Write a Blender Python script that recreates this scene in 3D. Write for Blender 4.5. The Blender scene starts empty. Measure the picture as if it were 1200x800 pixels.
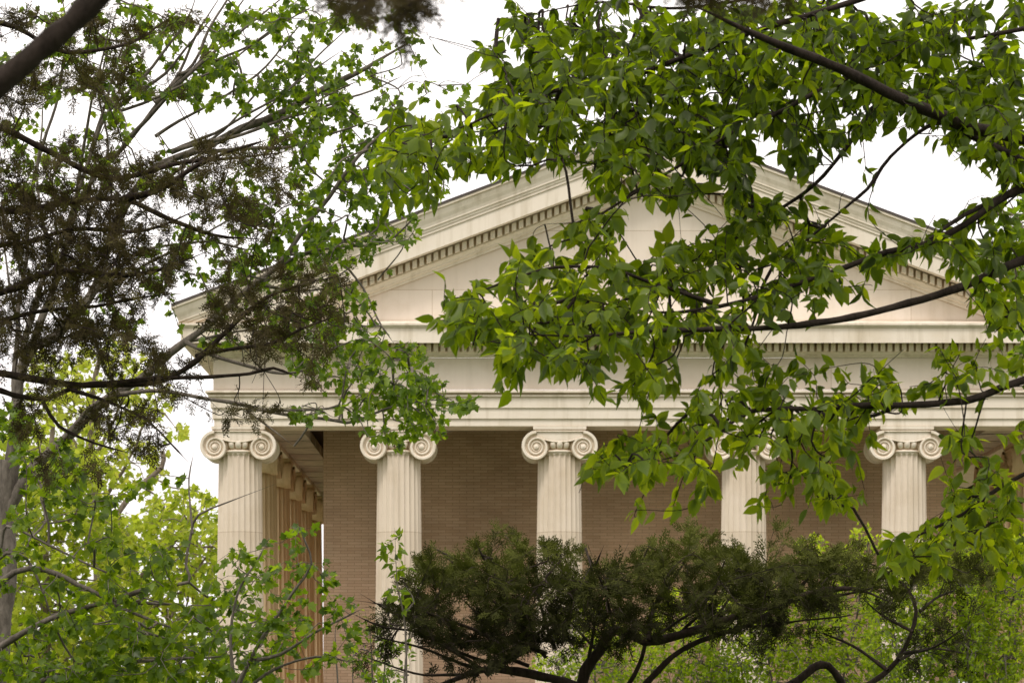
import bpy, math, random
import numpy as np
rng = np.random.default_rng(7)
random.seed(7)
R_ = math.radians
S = bpy.context.scene
COL = S.collection
F = 3400.0          # focal length in photo pixels (1200 wide)
H = 1.6             # eye height
HY = 840.0          # horizon row (rising front of the lens)
CY = -60.0          # camera y; the temple front stands on y = 0

def P(px, py, D):
    """a point D metres in front of the lens"""
    return np.array([(px-600.0)*D/F, CY+D, H+(HY-py)*D/F])

def ground_z(y):
    y = np.asarray(y, float)
    t = np.clip((y+50)/42.0, 0, 1)
    return -2.5*t*t*(3-2*t)

# ------------------------------------------------------------------ mesh helpers
class MB:
    def __init__(s): s.v=[]; s.f=[]; s.n=0; s.m=[]; s.at=[]
    def add(s, verts, faces, mat=0, at=None):
        verts=np.asarray(verts,float).reshape(-1,3)
        for fc in faces: s.f.append([i+s.n for i in fc]); s.m.append(mat)
        s.v.append(verts); s.n+=len(verts)
    def box(s, x0,x1,y0,y1,z0,z1,mat=0):
        v=[(x,y,z) for z in (z0,z1) for y in (y0,y1) for x in (x0,x1)]
        s.add(v,[(0,2,3,1),(4,5,7,6),(0,1,5,4),(2,6,7,3),(0,4,6,2),(1,3,7,5)],mat)
    def lathe(s, prof, n=48, c=(0,0,0), axis='z', cap=False, rf=None, mat=0):
        """prof [(r, h)]; rf(theta, r, h) may modulate the radius"""
        th=np.linspace(0,2*math.pi,n,endpoint=False); vs=[]
        for r,h in prof:
            rr=np.full(n,r) if rf is None else rf(th,r,h)
            a=rr*np.cos(th); b=rr*np.sin(th); hh=np.full(n,h)
            vs.append(np.stack([a,b,hh],1) if axis=='z' else np.stack([a,hh,b],1))
        vs=np.concatenate(vs)+np.array(c); k=len(prof); fs=[]
        for i in range(k-1):
            for j in range(n):
                q=(i*n+j,i*n+(j+1)%n,(i+1)*n+(j+1)%n,(i+1)*n+j)
                fs.append(q if axis=='z' else q[::-1])
        if cap:
            fs.append(tuple(range(n))[::-1]); fs.append(tuple((k-1)*n+j for j in range(n)))
        s.add(vs,fs,mat)
    def prism_y(s, poly, y0, y1, mat=0):
        """poly [(x,z)] in order, extruded along y"""
        n=len(poly); v=[(x,y0,z) for x,z in poly]+[(x,y1,z) for x,z in poly]
        fs=[tuple(range(n)),tuple(range(2*n-1,n-1,-1))]+[(i,n+i,n+(i+1)%n,(i+1)%n) for i in range(n)]
        s.add(v,fs,mat)
    def build(s, name, mats, parent=None, smooth=False, sharp=None):
        me=bpy.data.meshes.new(name)
        me.from_pydata(np.concatenate(s.v).tolist(),[],s.f)
        if not isinstance(mats,(list,tuple)): mats=[mats]
        for m in mats: me.materials.append(m)
        if len(mats)>1: me.polygons.foreach_set('material_index',s.m)
        import bmesh
        bm=bmesh.new(); bm.from_mesh(me); bmesh.ops.recalc_face_normals(bm,faces=bm.faces); bm.to_mesh(me); bm.free()
        if smooth:
            me.polygons.foreach_set('use_smooth',[True]*len(me.polygons))
            if sharp: me.set_sharp_from_angle(angle=R_(sharp))
        o=bpy.data.objects.new(name,me); COL.objects.link(o); o.parent=parent
        return o

class LM:
    """light-weight leaf / twig mesh gathered in arrays"""
    def __init__(s): s.v=[]; s.idx=[]; s.sz=[]; s.mat=[]; s.a=[]; s.n=0
    def add(s, v, faces, mat, a):
        """v (k,3); faces list of equal-length index rows (m,c) array; a (k,) attribute"""
        faces=np.asarray(faces)
        s.v.append(v); s.idx.append((faces+s.n).ravel()); s.sz.append(np.full(len(faces),faces.shape[1])); s.mat.append(np.full(len(faces),mat)); s.a.append(a); s.n+=len(v)
    def inst(s, tv, tf, pos, X, Y, Z, scale, mat, a, ta=None):
        """instances of template tv (k,3), tf lists grouped by size"""
        n=len(pos); k=len(tv)
        if n==0: return
        sc=np.asarray(scale).reshape(-1,1,1)
        V=(tv[None,:,0:1]*X[:,None,:]+tv[None,:,1:2]*Y[:,None,:]+tv[None,:,2:3]*Z[:,None,:])*sc+pos[:,None,:]
        A=np.repeat(a,k) if ta is None else np.clip(np.repeat(a,k)+np.tile(ta,n),0,1)
        base=s.n
        first=True
        for fc in tf:
            fc=np.asarray(fc)
            idx=(fc[None]+(np.arange(n)*k)[:,None,None]).reshape(-1,fc.shape[1])
            if first: s.add(V.reshape(-1,3),idx,mat,A); first=False
            else:
                s.idx.append((idx+base).ravel()); s.sz.append(np.full(len(idx),fc.shape[1])); s.mat.append(np.full(len(idx),mat))
    def build(s, name, mats, parent=None, smooth=True):
        me=bpy.data.meshes.new(name)
        v=np.concatenate(s.v); idx=np.concatenate(s.idx).astype(np.int32); sz=np.concatenate(s.sz).astype(np.int32)
        me.vertices.add(len(v)); me.vertices.foreach_set('co',v.astype(np.float32).ravel())
        me.loops.add(len(idx)); me.loops.foreach_set('vertex_index',idx)
        me.polygons.add(len(sz)); st=np.concatenate([[0],np.cumsum(sz)[:-1]]).astype(np.int32)
        me.polygons.foreach_set('loop_start',st)
        for m in mats: me.materials.append(m)
        me.polygons.foreach_set('material_index',np.concatenate(s.mat).astype(np.int32))
        me.polygons.foreach_set('use_smooth',np.full(len(sz),smooth))
        at=me.attributes.new('tone','FLOAT','POINT'); at.data.foreach_set('value',np.concatenate(s.a).astype(np.float32))
        me.update(calc_edges=True); me.validate()
        o=bpy.data.objects.new(name,me); COL.objects.link(o); o.parent=parent
        return o

def tube(lm, pts, rad, sides=6, mat=0, tone=0.5, cap=True):
    pts=np.asarray(pts,float); n=len(pts); rad=np.asarray(rad,float)
    t=np.gradient(pts,axis=0); t/=np.linalg.norm(t,axis=1,keepdims=True)+1e-9
    u=np.zeros((n,3)); ref=np.array([0.3,0.5,0.8]); u0=np.cross(t[0],ref); u0/=np.linalg.norm(u0)+1e-9
    for i in range(n):
        u0=u0-t[i]*np.dot(u0,t[i]); u0/=np.linalg.norm(u0)+1e-9; u[i]=u0
    w=np.cross(t,u)
    th=np.linspace(0,2*math.pi,sides,endpoint=False)
    jit=1+((0.03 if sides>8 else 0.08)*rng.normal(size=(n,sides)) if sides>=8 else 0*np.zeros((n,sides)))
    V=pts[:,None,:]+(rad[:,None]*jit)[:,:,None]*(np.cos(th)[None,:,None]*u[:,None,:]+np.sin(th)[None,:,None]*w[:,None,:])
    i=np.arange(n-1)[:,None]; j=np.arange(sides)[None,:]
    q=np.stack([i*sides+j,i*sides+(j+1)%sides,(i+1)*sides+(j+1)%sides,(i+1)*sides+j],-1).reshape(-1,4)
    lm.add(V.reshape(-1,3),q,mat,np.full(n*sides,tone))

def catmull(K, step):
    K=np.asarray(K,float)
    if len(K)<3: K=np.stack([K[0],(K[0]+K[-1])/2,K[-1]])
    E=np.vstack([2*K[0]-K[1],K,2*K[-1]-K[-2]]); out=[]
    for i in range(1,len(E)-2):
        n=max(2,int(np.linalg.norm(E[i+1,:3]-E[i,:3])/step))
        t=np.linspace(0,1,n,endpoint=False)[:,None]
        a,b,c,d=E[i-1],E[i],E[i+1],E[i+2]
        out.append(0.5*((2*b)+(-a+c)*t+(2*a-5*b+4*c-d)*t**2+(-a+3*b-3*c+d)*t**3))
    out.append(E[-2][None]); return np.concatenate(out)

# ------------------------------------------------------------------ materials
def newmat(name):
    m=bpy.data.materials.new(name); m.use_nodes=True; nt=m.node_tree; nt.nodes.clear()
    return m, nt, nt.nodes, nt.links
def N(ns,t,**kw):
    n=ns.new(t)
    for k,v in kw.items():
        if k in n.inputs: n.inputs[k].default_value=v
        else: setattr(n,k,v)
    return n
def ramp(ns, stops):
    r=ns.new('ShaderNodeValToRGB'); e=r.color_ramp.elements
    while len(e)<len(stops): e.new(0.5)
    for i,(p,c) in enumerate(stops): e[i].position=p; e[i].color=(*c,1)
    return r

def leaf_mat(name, stops, trans, tf=0.45, gloss=0.06, rough=0.38):
    m,nt,ns,L=newmat(name)
    at=N(ns,'ShaderNodeAttribute',attribute_name='tone')
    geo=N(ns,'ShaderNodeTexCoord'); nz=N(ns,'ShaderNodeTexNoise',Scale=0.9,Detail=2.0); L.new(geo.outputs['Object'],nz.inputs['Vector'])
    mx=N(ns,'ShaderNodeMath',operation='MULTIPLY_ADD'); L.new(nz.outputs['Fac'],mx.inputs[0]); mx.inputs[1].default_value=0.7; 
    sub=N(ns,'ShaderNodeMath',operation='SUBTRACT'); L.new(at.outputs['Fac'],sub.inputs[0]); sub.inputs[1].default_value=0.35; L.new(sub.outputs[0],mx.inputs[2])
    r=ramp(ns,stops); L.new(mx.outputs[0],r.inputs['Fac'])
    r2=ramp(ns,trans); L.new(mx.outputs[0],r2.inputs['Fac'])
    d=N(ns,'ShaderNodeBsdfDiffuse'); L.new(r.outputs['Color'],d.inputs['Color'])
    t=N(ns,'ShaderNodeBsdfTranslucent'); L.new(r2.outputs['Color'],t.inputs['Color'])
    m1=N(ns,'ShaderNodeMixShader',Fac=tf); L.new(d.outputs[0],m1.inputs[1]); L.new(t.outputs[0],m1.inputs[2])
    g=N(ns,'ShaderNodeBsdfGlossy',Roughness=rough); g.inputs['Color'].default_value=(0.8,0.82,0.7,1)
    m2=N(ns,'ShaderNodeMixShader',Fac=gloss); L.new(m1.outputs[0],m2.inputs[1]); L.new(g.outputs[0],m2.inputs[2])
    o=N(ns,'ShaderNodeOutputMaterial'); L.new(m2.outputs[0],o.inputs['Surface'])
    return m

def bark_mat(name, c0, c1, scale=14, bump=0.6):
    m,nt,ns,L=newmat(name)
    tc=N(ns,'ShaderNodeTexCoord'); mp=N(ns,'ShaderNodeMapping'); mp.inputs['Scale'].default_value=(1,1,0.35); L.new(tc.outputs['Object'],mp.inputs['Vector'])
    nz=N(ns,'ShaderNodeTexNoise',Scale=scale,Detail=6.0,Roughness=0.7); L.new(mp.outputs[0],nz.inputs['Vector'])
    r=ramp(ns,[(0.3,c0),(0.7,c1)]); L.new(nz.outputs['Fac'],r.inputs['Fac'])
    b=N(ns,'ShaderNodeBump',Strength=bump,Distance=0.02); L.new(nz.outputs['Fac'],b.inputs['Height'])
    p=N(ns,'ShaderNodeBsdfPrincipled',Roughness=0.9); L.new(r.outputs['Color'],p.inputs['Base Color']); L.new(b.outputs[0],p.inputs['Normal'])
    p.inputs['Specular IOR Level'].default_value=0.15
    o=N(ns,'ShaderNodeOutputMaterial'); L.new(p.outputs[0],o.inputs['Surface'])
    return m

def stone_mat(name, base, joints=None, grime=0.35, streak=True):
    m,nt,ns,L=newmat(name)
    tc=N(ns,'ShaderNodeTexCoord')
    geo=N(ns,'ShaderNodeNewGeometry')
    nz=N(ns,'ShaderNodeTexNoise',Scale=0.7,Detail=8.0,Roughness=0.65); L.new(geo.outputs['Position'],nz.inputs['Vector'])
    mp=N(ns,'ShaderNodeMapping'); mp.inputs['Scale'].default_value=(5,5,0.35); L.new(geo.outputs['Position'],mp.inputs['Vector'])
    st=N(ns,'ShaderNodeTexNoise',Scale=1.0,Detail=5.0,Roughness=0.6); L.new(mp.outputs[0],st.inputs['Vector'])
    fine=N(ns,'ShaderNodeTexNoise',Scale=35.0,Detail=4.0); L.new(geo.outputs['Position'],fine.inputs['Vector'])
    dark=tuple(c*f for c,f in zip(base,(0.86,0.83,0.77)))
    lite=tuple(min(1,c*1.06) for c in base)
    r=ramp(ns,[(0.28,dark),(0.52,base),(0.75,lite)]); L.new(nz.outputs['Fac'],r.inputs['Fac'])
    rs=ramp(ns,[(0.25,(1-grime,1-grime*1.1,1-grime*1.35)),(0.5,(1,1,1))]); L.new(st.outputs['Fac'],rs.inputs['Fac'])
    mul=N(ns,'ShaderNodeMixRGB',blend_type='MULTIPLY',Fac=1.0); L.new(r.outputs['Color'],mul.inputs[1]); L.new(rs.outputs['Color'],mul.inputs[2])
    ao=N(ns,'ShaderNodeAmbientOcclusion',Distance=0.12); ao.samples=6   # shade painted into recesses and soffits, doubling as soot
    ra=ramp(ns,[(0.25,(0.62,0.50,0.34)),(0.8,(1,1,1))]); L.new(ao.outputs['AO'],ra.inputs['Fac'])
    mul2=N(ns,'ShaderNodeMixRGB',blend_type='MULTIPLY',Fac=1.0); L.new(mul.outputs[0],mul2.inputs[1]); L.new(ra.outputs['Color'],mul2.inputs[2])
    colr=mul2.outputs[0]
    if joints:
        w,h,off=joints
        sx=N(ns,'ShaderNodeSeparateXYZ'); L.new(geo.outputs['Position'],sx.inputs[0]); cx=N(ns,'ShaderNodeCombineXYZ'); L.new(sx.outputs['X'],cx.inputs['X']); 
        az=N(ns,'ShaderNodeMath',operation='ADD'); L.new(sx.outputs['Z'],az.inputs[0]); az.inputs[1].default_value=off; L.new(az.outputs[0],cx.inputs['Y'])
        bt=N(ns,'ShaderNodeTexBrick'); L.new(cx.outputs[0],bt.inputs['Vector'])
        bt.inputs['Scale'].default_value=1.0; bt.inputs['Brick Width'].default_value=w; bt.inputs['Row Height'].default_value=h
        bt.inputs['Mortar Size'].default_value=0.006; bt.inputs['Mortar Smooth'].default_value=0.3
        bt.inputs['Color1'].default_value=(1,1,1,1); bt.inputs['Color2'].default_value=(0.88,0.86,0.83,1); bt.inputs['Mortar'].default_value=(0.62,0.54,0.44,1)
        m3=N(ns,'ShaderNodeMixRGB',blend_type='MULTIPLY',Fac=1.0); L.new(colr,m3.inputs[1]); L.new(bt.outputs['Color'],m3.inputs[2]); colr=m3.outputs[0]
    b=N(ns,'ShaderNodeBump',Strength=0.15,Distance=0.01); L.new(fine.outputs['Fac'],b.inputs['Height'])
    p=N(ns,'ShaderNodeBsdfPrincipled',Roughness=0.75); L.new(colr,p.inputs['Base Color']); L.new(b.outputs[0],p.inputs['Normal'])
    p.inputs['Specular IOR Level'].default_value=0.2
    o=N(ns,'ShaderNodeOutputMaterial'); L.new(p.outputs[0],o.inputs['Surface'])
    return m

def brick_mat():
    m,nt,ns,L=newmat('long_brick')
    geo=N(ns,'ShaderNodeNewGeometry'); sx=N(ns,'ShaderNodeSeparateXYZ'); L.new(geo.outputs['Position'],sx.inputs[0])
    xy=N(ns,'ShaderNodeMath',operation='ADD'); L.new(sx.outputs['X'],xy.inputs[0]); L.new(sx.outputs['Y'],xy.inputs[1])
    cx=N(ns,'ShaderNodeCombineXYZ'); L.new(xy.outputs[0],cx.inputs['X']); L.new(sx.outputs['Z'],cx.inputs['Y'])
    nj=N(ns,'ShaderNodeTexNoise',Scale=1.5,Detail=3.0); L.new(geo.outputs['Position'],nj.inputs['Vector'])
    bt=N(ns,'ShaderNodeTexBrick'); L.new(cx.outputs[0],bt.inputs['Vector']); bt.offset=0.5
    bt.inputs['Scale'].default_value=1.0; bt.inputs['Brick Width'].default_value=0.31; bt.inputs['Row Height'].default_value=0.066
    bt.inputs['Mortar Size'].default_value=0.006; bt.inputs['Mortar Smooth'].default_value=0.25; bt.inputs['Bias'].default_value=-0.1
    bt.inputs['Color1'].default_value=(0.62,0.445,0.33,1); bt.inputs['Color2'].default_value=(0.72,0.54,0.42,1); bt.inputs['Mortar'].default_value=(0.44,0.305,0.22,1)
    r=ramp(ns,[(0.3,(0.72,0.7,0.66)),(0.7,(1.12,1.08,1.05))]); 
    n2=N(ns,'ShaderNodeTexNoise',Scale=0.6,Detail=6.0); L.new(geo.outputs['Position'],n2.inputs['Vector']); L.new(n2.outputs['Fac'],r.inputs['Fac'])
    mu=N(ns,'ShaderNodeMixRGB',blend_type='MULTIPLY',Fac=1.0); L.new(bt.outputs['Color'],mu.inputs[1]); L.new(r.outputs['Color'],mu.inputs[2])
    b=N(ns,'ShaderNodeBump',Strength=0.6,Distance=0.008,invert=True); L.new(bt.outputs['Fac'],b.inputs['Height'])
    p=N(ns,'ShaderNodeBsdfPrincipled',Roughness=0.85); L.new(mu.outputs[0],p.inputs['Base Color']); L.new(b.outputs[0],p.inputs['Normal'])
    p.inputs['Specular IOR Level'].default_value=0.15
    o=N(ns,'ShaderNodeOutputMaterial'); L.new(p.outputs[0],o.inputs['Surface']); return m

def plain_mat(name, c, rough=0.7, metal=0.0):
    m,nt,ns,L=newmat(name)
    geo=N(ns,'ShaderNodeNewGeometry'); nz=N(ns,'ShaderNodeTexNoise',Scale=3.0,Detail=6.0); L.new(geo.outputs['Position'],nz.inputs['Vector'])
    r=ramp(ns,[(0.3,tuple(x*0.75 for x in c)),(0.7,tuple(x*1.15 for x in c))]); L.new(nz.outputs['Fac'],r.inputs['Fac'])
    p=N(ns,'ShaderNodeBsdfPrincipled',Roughness=rough,Metallic=metal); L.new(r.outputs['Color'],p.inputs['Base Color'])
    o=N(ns,'ShaderNodeOutputMaterial'); L.new(p.outputs[0],o.inputs['Surface']); return m

STONE_C=(0.80,0.72,0.625)
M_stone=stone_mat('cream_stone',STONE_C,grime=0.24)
M_flank_shade=stone_mat('warm_shaded_flank_stone',(0.66,0.51,0.33),grime=0.25)  # cream stone again, warm bounced light and shade painted into its colour
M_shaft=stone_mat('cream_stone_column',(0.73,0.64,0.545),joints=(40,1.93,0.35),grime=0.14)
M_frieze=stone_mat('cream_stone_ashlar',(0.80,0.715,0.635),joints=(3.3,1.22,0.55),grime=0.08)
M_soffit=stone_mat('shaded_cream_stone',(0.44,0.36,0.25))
M_brick=brick_mat()
M_roof=plain_mat('dark_roof_metal',(0.07,0.055,0.05),0.5)
M_tiles=plain_mat('weathered_panel',(0.5,0.43,0.35))
M_ceiling=plain_mat('brown_ceiling_paint',(0.20,0.145,0.10))

# ------------------------------------------------------------------ temple
s0=60.0/F                                     # metres per photo pixel at the front plane
def X_(px): return (px-600)*s0
def Zp(py, p=0.0): return H+(HY-py)*(60.0-p)/F
XC=X_(763.5); HALF=XC-X_(251)
def tag(o,label=None,cat=None,group=None,kind=None):
    if label: o['label']=label
    if cat: o['category']=cat
    if group: o['group']=group
    if kind: o['kind']=kind
    return o
def empty(name,loc):
    o=bpy.data.objects.new(name,None); COL.objects.link(o); o.location=loc; o.empty_display_size=0.3; return o

temple=empty('temple_building',(0,0,0))
tag(temple,'cream neoclassical temple with fluted scroll-topped columns, broad pediment and brown brick wall','building')
YB=20.9                                       # back of the temple
AX=0.48                                       # column axis behind the architrave face
Z_ARCH=Zp(499)
def sweep(name, prof, mat, mb=None, closed=True, y0=0.0, y1=YB, parent=temple, half=None):
    """moulding profile [(projection, z)] mitred round the four sides"""
    half=HALF if half is None else half
    mb=mb or MB(); n=len(prof); rings=[]
    for p,z in prof:
        rings+= [(XC-half-p,y0-p,z),(XC+half+p,y0-p,z),(XC+half+p,y1+p,z),(XC-half-p,y1+p,z)]
    fs=[]
    for i in range(n if closed else n-1):
        k=(i+1)%n
        for j in range(4): fs.append((i*4+j,i*4+(j+1)%4,k*4+(j+1)%4,k*4+j))
    mb.add(rings,fs)
    return mb.build(name,mat,parent)
def pz(p,py): return (p,Zp(py,p))
# architrave: three fasciae and a crowning moulding, hollow ring
sweep('architrave',[(-0.96,Z_ARCH),(0.0,Z_ARCH),pz(0.0,490.6),pz(0.035,490.3),pz(0.035,478),pz(0.07,477.6),pz(0.07,464.9),pz(0.115,464.4),pz(0.115,462.2),pz(0.085,461.8),pz(0.09,460.6),pz(0.14,460.0),pz(0.17,459.6),pz(0.17,457.9),pz(0.02,456.6),(-0.96,Zp(456.4))],M_stone)
sweep('frieze',[pz(-0.9,456.2),pz(0.015,456.2),pz(0.015,419.2),pz(-0.9,419.2)],M_frieze)
sweep('bed_moulding',[pz(-0.5,419),pz(0.03,419),pz(0.05,417.5),pz(0.10,416.8),pz(0.10,415.6),pz(0.15,413.4),pz(0.20,412.2),pz(0.20,401),pz(-0.5,401)],M_stone)
sweep('cornice',[pz(-0.4,400.6),pz(0.37,400.6),pz(0.40,401.3),pz(0.58,401.3),pz(0.60,401.6),pz(0.62,401.6),pz(0.62,384),pz(0.645,383.4),pz(0.66,381.4),pz(0.69,380.8),pz(0.69,378.4),pz(0.02,376.0),pz(-0.4,376.0)],M_stone)
# dentils
PITCH=0.146
mb=MB(); k=int((2*HALF+0.3)/PITCH); x0=XC-k*PITCH/2
for i in range(k+1):
    x=x0+i*PITCH; mb.box(x-0.047,x+0.047,-0.315,-0.203,Zp(411.2,.3),Zp(401.6,.3))
mb.build('dentil_course',M_stone,temple)
ky=int((YB+0.3)/PITCH)
for sx in (-1,1):
    mb=MB()
    for i in range(1,ky):
        y=-0.25+i*PITCH
        xa=XC+sx*(HALF+0.203); xb=XC+sx*(HALF+0.315); mb.box(min(xa,xb),max(xa,xb),y-0.047,y+0.047,Zp(411.2,.3),Zp(401.6,.3))
    mb.build('dentil_course',M_stone,temple)
# tympanum
SL=0.376
TIPX=203; TIPY=356.5
def ztop(X,p): # height of the roof edge line at X, taken at projection .76
    ref=XC-(HALF+0.76); return Zp(TIPY,0.76)+(abs(0)+SL*((HALF+0.76)-abs(X-XC)))
mb=MB(); zb=Zp(377.0,0.02)-0.02
za=ztop(XC,0)-48*s0
hx=(za-zb)/SL
mb.prism_y([(XC-hx,zb),(XC+hx,zb),(XC,za)],-0.012,0.6); mb.build('tympanum',M_frieze,temple)
# raking cornices
zc=Zp(380,0.69)
rake=[(-0.3,2.0),(0.80,2.0),(0.80,4.6),(0.755,5.2),(0.75,8.5),(0.725,12.5),(0.685,17),(0.665,20.5),(0.665,22.2),(0.64,22.6),(0.635,25.5),(0.615,26),(0.615,29),(0.588,29.5),(0.588,48.5),(0.40,49.0),(0.38,47.5),(0.192,47.5),(0.192,60.5),(0.14,62),(0.10,64.5),(0.10,66),(0.05,67.3),(0.05,70.5),(-0.3,70.5)]
for sx in (-1,1):
    mb=MB(); V=[]; n=len(rake)
    for p,dv in rake:
        d=dv*s0
        xe=HALF+p if dv<=23 else min(HALF+p,(HALF+0.76)-((zc+d)-Zp(TIPY,.76))/SL)
        xe=max(xe,0.3)
        V.append((XC,-p,ztop(XC,0)-d)); X=XC+sx*xe; V.append((X,-p,ztop(X,0)-d))
    fs=[(2*i,2*i+1,2*((i+1)%n)+1,2*((i+1)%n)) for i in range(n)]
    mb.add(V,fs)
    rk=mb.build('raking_cornice',M_stone,temple)
    rk['label']='sloping cornice of the pediment, left side' if sx<0 else 'sloping cornice of the pediment, right side'
    # flank gutter moulding runs on from the rake's end
    mb=MB(); V=[]; q=[r for r in rake[1:9]]
    for p,dv in q:
        X=XC+sx*(HALF+p); z=ztop(X,0)-dv*s0; V+=[(X,-p,z),(X,YB+p,z)]
    V+=[(XC+sx*(HALF+0.3),-0.3,V[-1][2]),(XC+sx*(HALF+0.3),YB+.3,V[-1][2])]
    V+=[(XC+sx*(HALF+0.3),-0.3,V[0][2]),(XC+sx*(HALF+0.3),YB+.3,V[0][2])]
    n=len(V)//2; fs=[(2*i,2*i+1,2*((i+1)%n)+1,2*((i+1)%n)) for i in range(n)]
    fs+=[tuple(2*i for i in range(n)),tuple(2*i+1 for i in range(n))[::-1]]
    mb.add(V,fs); mb.build('gutter_moulding',M_stone,temple)
    # raking dentils, plumb sided
    mb=MB(); x=0.07
    while x<HALF+0.76-((zc+59*s0)-Zp(TIPY,.76))/SL:
        xa,xb=XC+sx*(x-0.047),XC+sx*(x+0.047)
        if xa>xb: xa,xb=xb,xa
        zt=lambda X,d: ztop(X,0)-d*s0
        v=[(xa,-0.30,zt(xa,58.5)),(xb,-0.30,zt(xb,58.5)),(xb,-0.30,zt(xb,49.4)),(xa,-0.30,zt(xa,49.4))]
        v+=[(a,-0.195,c) for a,b,c in v]
        mb.add(v,[(0,1,2,3),(7,6,5,4),(0,4,5,1),(1,5,6,2),(2,6,7,3),(3,7,4,0)]); x+=PITCH
    mb.build('dentil_course',M_stone,rk)
# roof
mb=MB()
for sx in (-1,1):
    e=HALF+0.79; t=0.055
    A=[(XC,-0.815,ztop(XC,0)-t+0.02),(XC+sx*e,-0.815,ztop(XC+sx*e,0)-t+0.02),(XC+sx*e,YB+.8,ztop(XC+sx*e,0)-t+0.02),(XC,YB+.8,ztop(XC,0)-t+0.02)]
    B=[(a,b,c+t) for a,b,c in A]
    mb.add(A+B,[(3,2,1,0),(4,5,6,7),(0,1,5,4),(1,2,6,5),(2,3,7,6),(3,0,4,7)])
mb.build('roof',M_roof,temple)
# columns -------------------------------------------------------------
Z_TOP=Z_ARCH-0.004; Z_SH=Zp(532,-AX)          # top of the flutes
Z_BASE=-1.62
def spiral(n=150):
    """volute of the right side seen from the front: r(theta) starting at the top, first falling outwards"""
    out=[]
    for i in range(n):
        t=i/(n-1); th=t*2*math.pi*3.1
        out.append((th,19.4*0.6**(th/(2*math.pi)) ))
    return out
def capital_mesh():
    mb=MB(); q=60.4/F                           # px scale at the column's depth
    yf=0.47
    mb.box(-31*q,31*q,-yf-0.03,yf+0.03,-3.6*q,0)            # abacus slab
    mb.box(-29.5*q,29.5*q,-yf-0.01,yf+0.01,-5.2*q,-3.4*q)
    ez=-24*q; ex=27.3*q
    sp=spiral()
    # canalis between the scrolls
    top=-5.0*q
    xs=np.linspace(-27.3,27.3,27)
    low=[(-12.0-6.2*(1-(abs(x)/27.3)**2)) for x in xs]
    poly=[(x*q,top) for x in (-27.3,27.3)]+[(x*q,l*q) for x,l in zip(xs[::-1],low[::-1])]
    mb.prism_y(poly,-yf,yf)
    # raised rims of the canalis
    for fs_ in (-1,1):
        yy=fs_*(yf+0.012)
        for zoff in ('t','b'):
            P0=[]
            for x,l in zip(xs,low):
                z=(top-0.9*q) if zoff=='t' else l*q
                P0.append((x*q,yy,z))
            rad=1.0*q
            for a,b in zip(P0[:-1],P0[1:]):
                a=np.array(a); b=np.array(b); d=np.array([0,fs_*rad*1.1,0]); u=np.array([0,0,rad])
                v=[a-u,a+u,b+u,b-u,a-u*0.3+d,a+u*0.3+d,b+u*0.3+d,b-u*0.3+d]
                mb.add(v,[(0,4,7,3),(4,5,6,7),(5,1,2,6)])
    for sx in (-1,1):
        for fs_ in (-1,1):
            yy=fs_*yf
            # solid disc following the outer turn
            outer=[(th,r) for th,r in sp if th<=2*math.pi+0.06]
            pts=[]
            for th,r in outer:
                a=math.pi/2-th                   # from the top going right (outwards)
                pts.append((sx*(ex+math.cos(a)*r*q), ez+math.sin(a)*r*q))
            ya,yb=(yy-fs_*0.10),yy
            mb.prism_y(pts,min(ya,yb),max(ya,yb))
            # raised spiral fillet
            prev=None
            for i,(th,r) in enumerate(sp):
                a=math.pi/2-th; w=max(0.5,r*0.12)*q; h=max(0.016,0.0032*r)
                c=np.array([math.cos(a)*sx,0,math.sin(a)])
                base=np.array([sx*ex,yy+fs_*0.002,ez])
                ro=r*q
                ring=[base+c*ro, base+c*(ro-0.25*w)+np.array([0,fs_*h,0]), base+c*(ro-1.5*w)+np.array([0,fs_*h,0]), base+c*(ro-2.4*w)]
                if prev is not None:
                    mb.add(prev+ring,[(0,1,5,4),(1,2,6,5),(2,3,7,6)])
                prev=ring
            mb.lathe([(3.4*q,yy),(3.1*q,yy+fs_*0.03),(1.6*q,yy+fs_*0.045),(0.001,yy+fs_*0.05)],20,(sx*ex,0,ez),axis='y')
        # pinched bolster
        rb=14.6*q
        prof=[(rb*(0.80+0.20*(abs(t)**2.2)),t*(yf-0.06)) for t in np.linspace(-1,1,17)]
        prof=[(r+ (0.02 if abs(h)<0.05 else 0),h) for r,h in prof]
        mb.lathe(prof,36,(sx*ex,0,ez),axis='y',cap=True)
    # egg and dart echinus and bead
    def eggs(th,r,h):
        w=np.abs(np.cos(th*10)); return r*(0.86+0.14*w**0.5)
    mb.lathe([(24.0*q,-26.5*q),(26.3*q,-25.6*q),(28.6*q,-22.5*q),(29.2*q,-19.5*q),(28.0*q,-16.5*q)],160,rf=eggs)
    mb.lathe([(24.6*q,-31.5*q),(25.0*q,-30.3*q),(26.6*q,-30.0*q),(27.2*q,-28.9*q),(26.6*q,-27.8*q),(25.0*q,-27.4*q),(24.0*q,-26.4*q)],64)
    return mb
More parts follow.
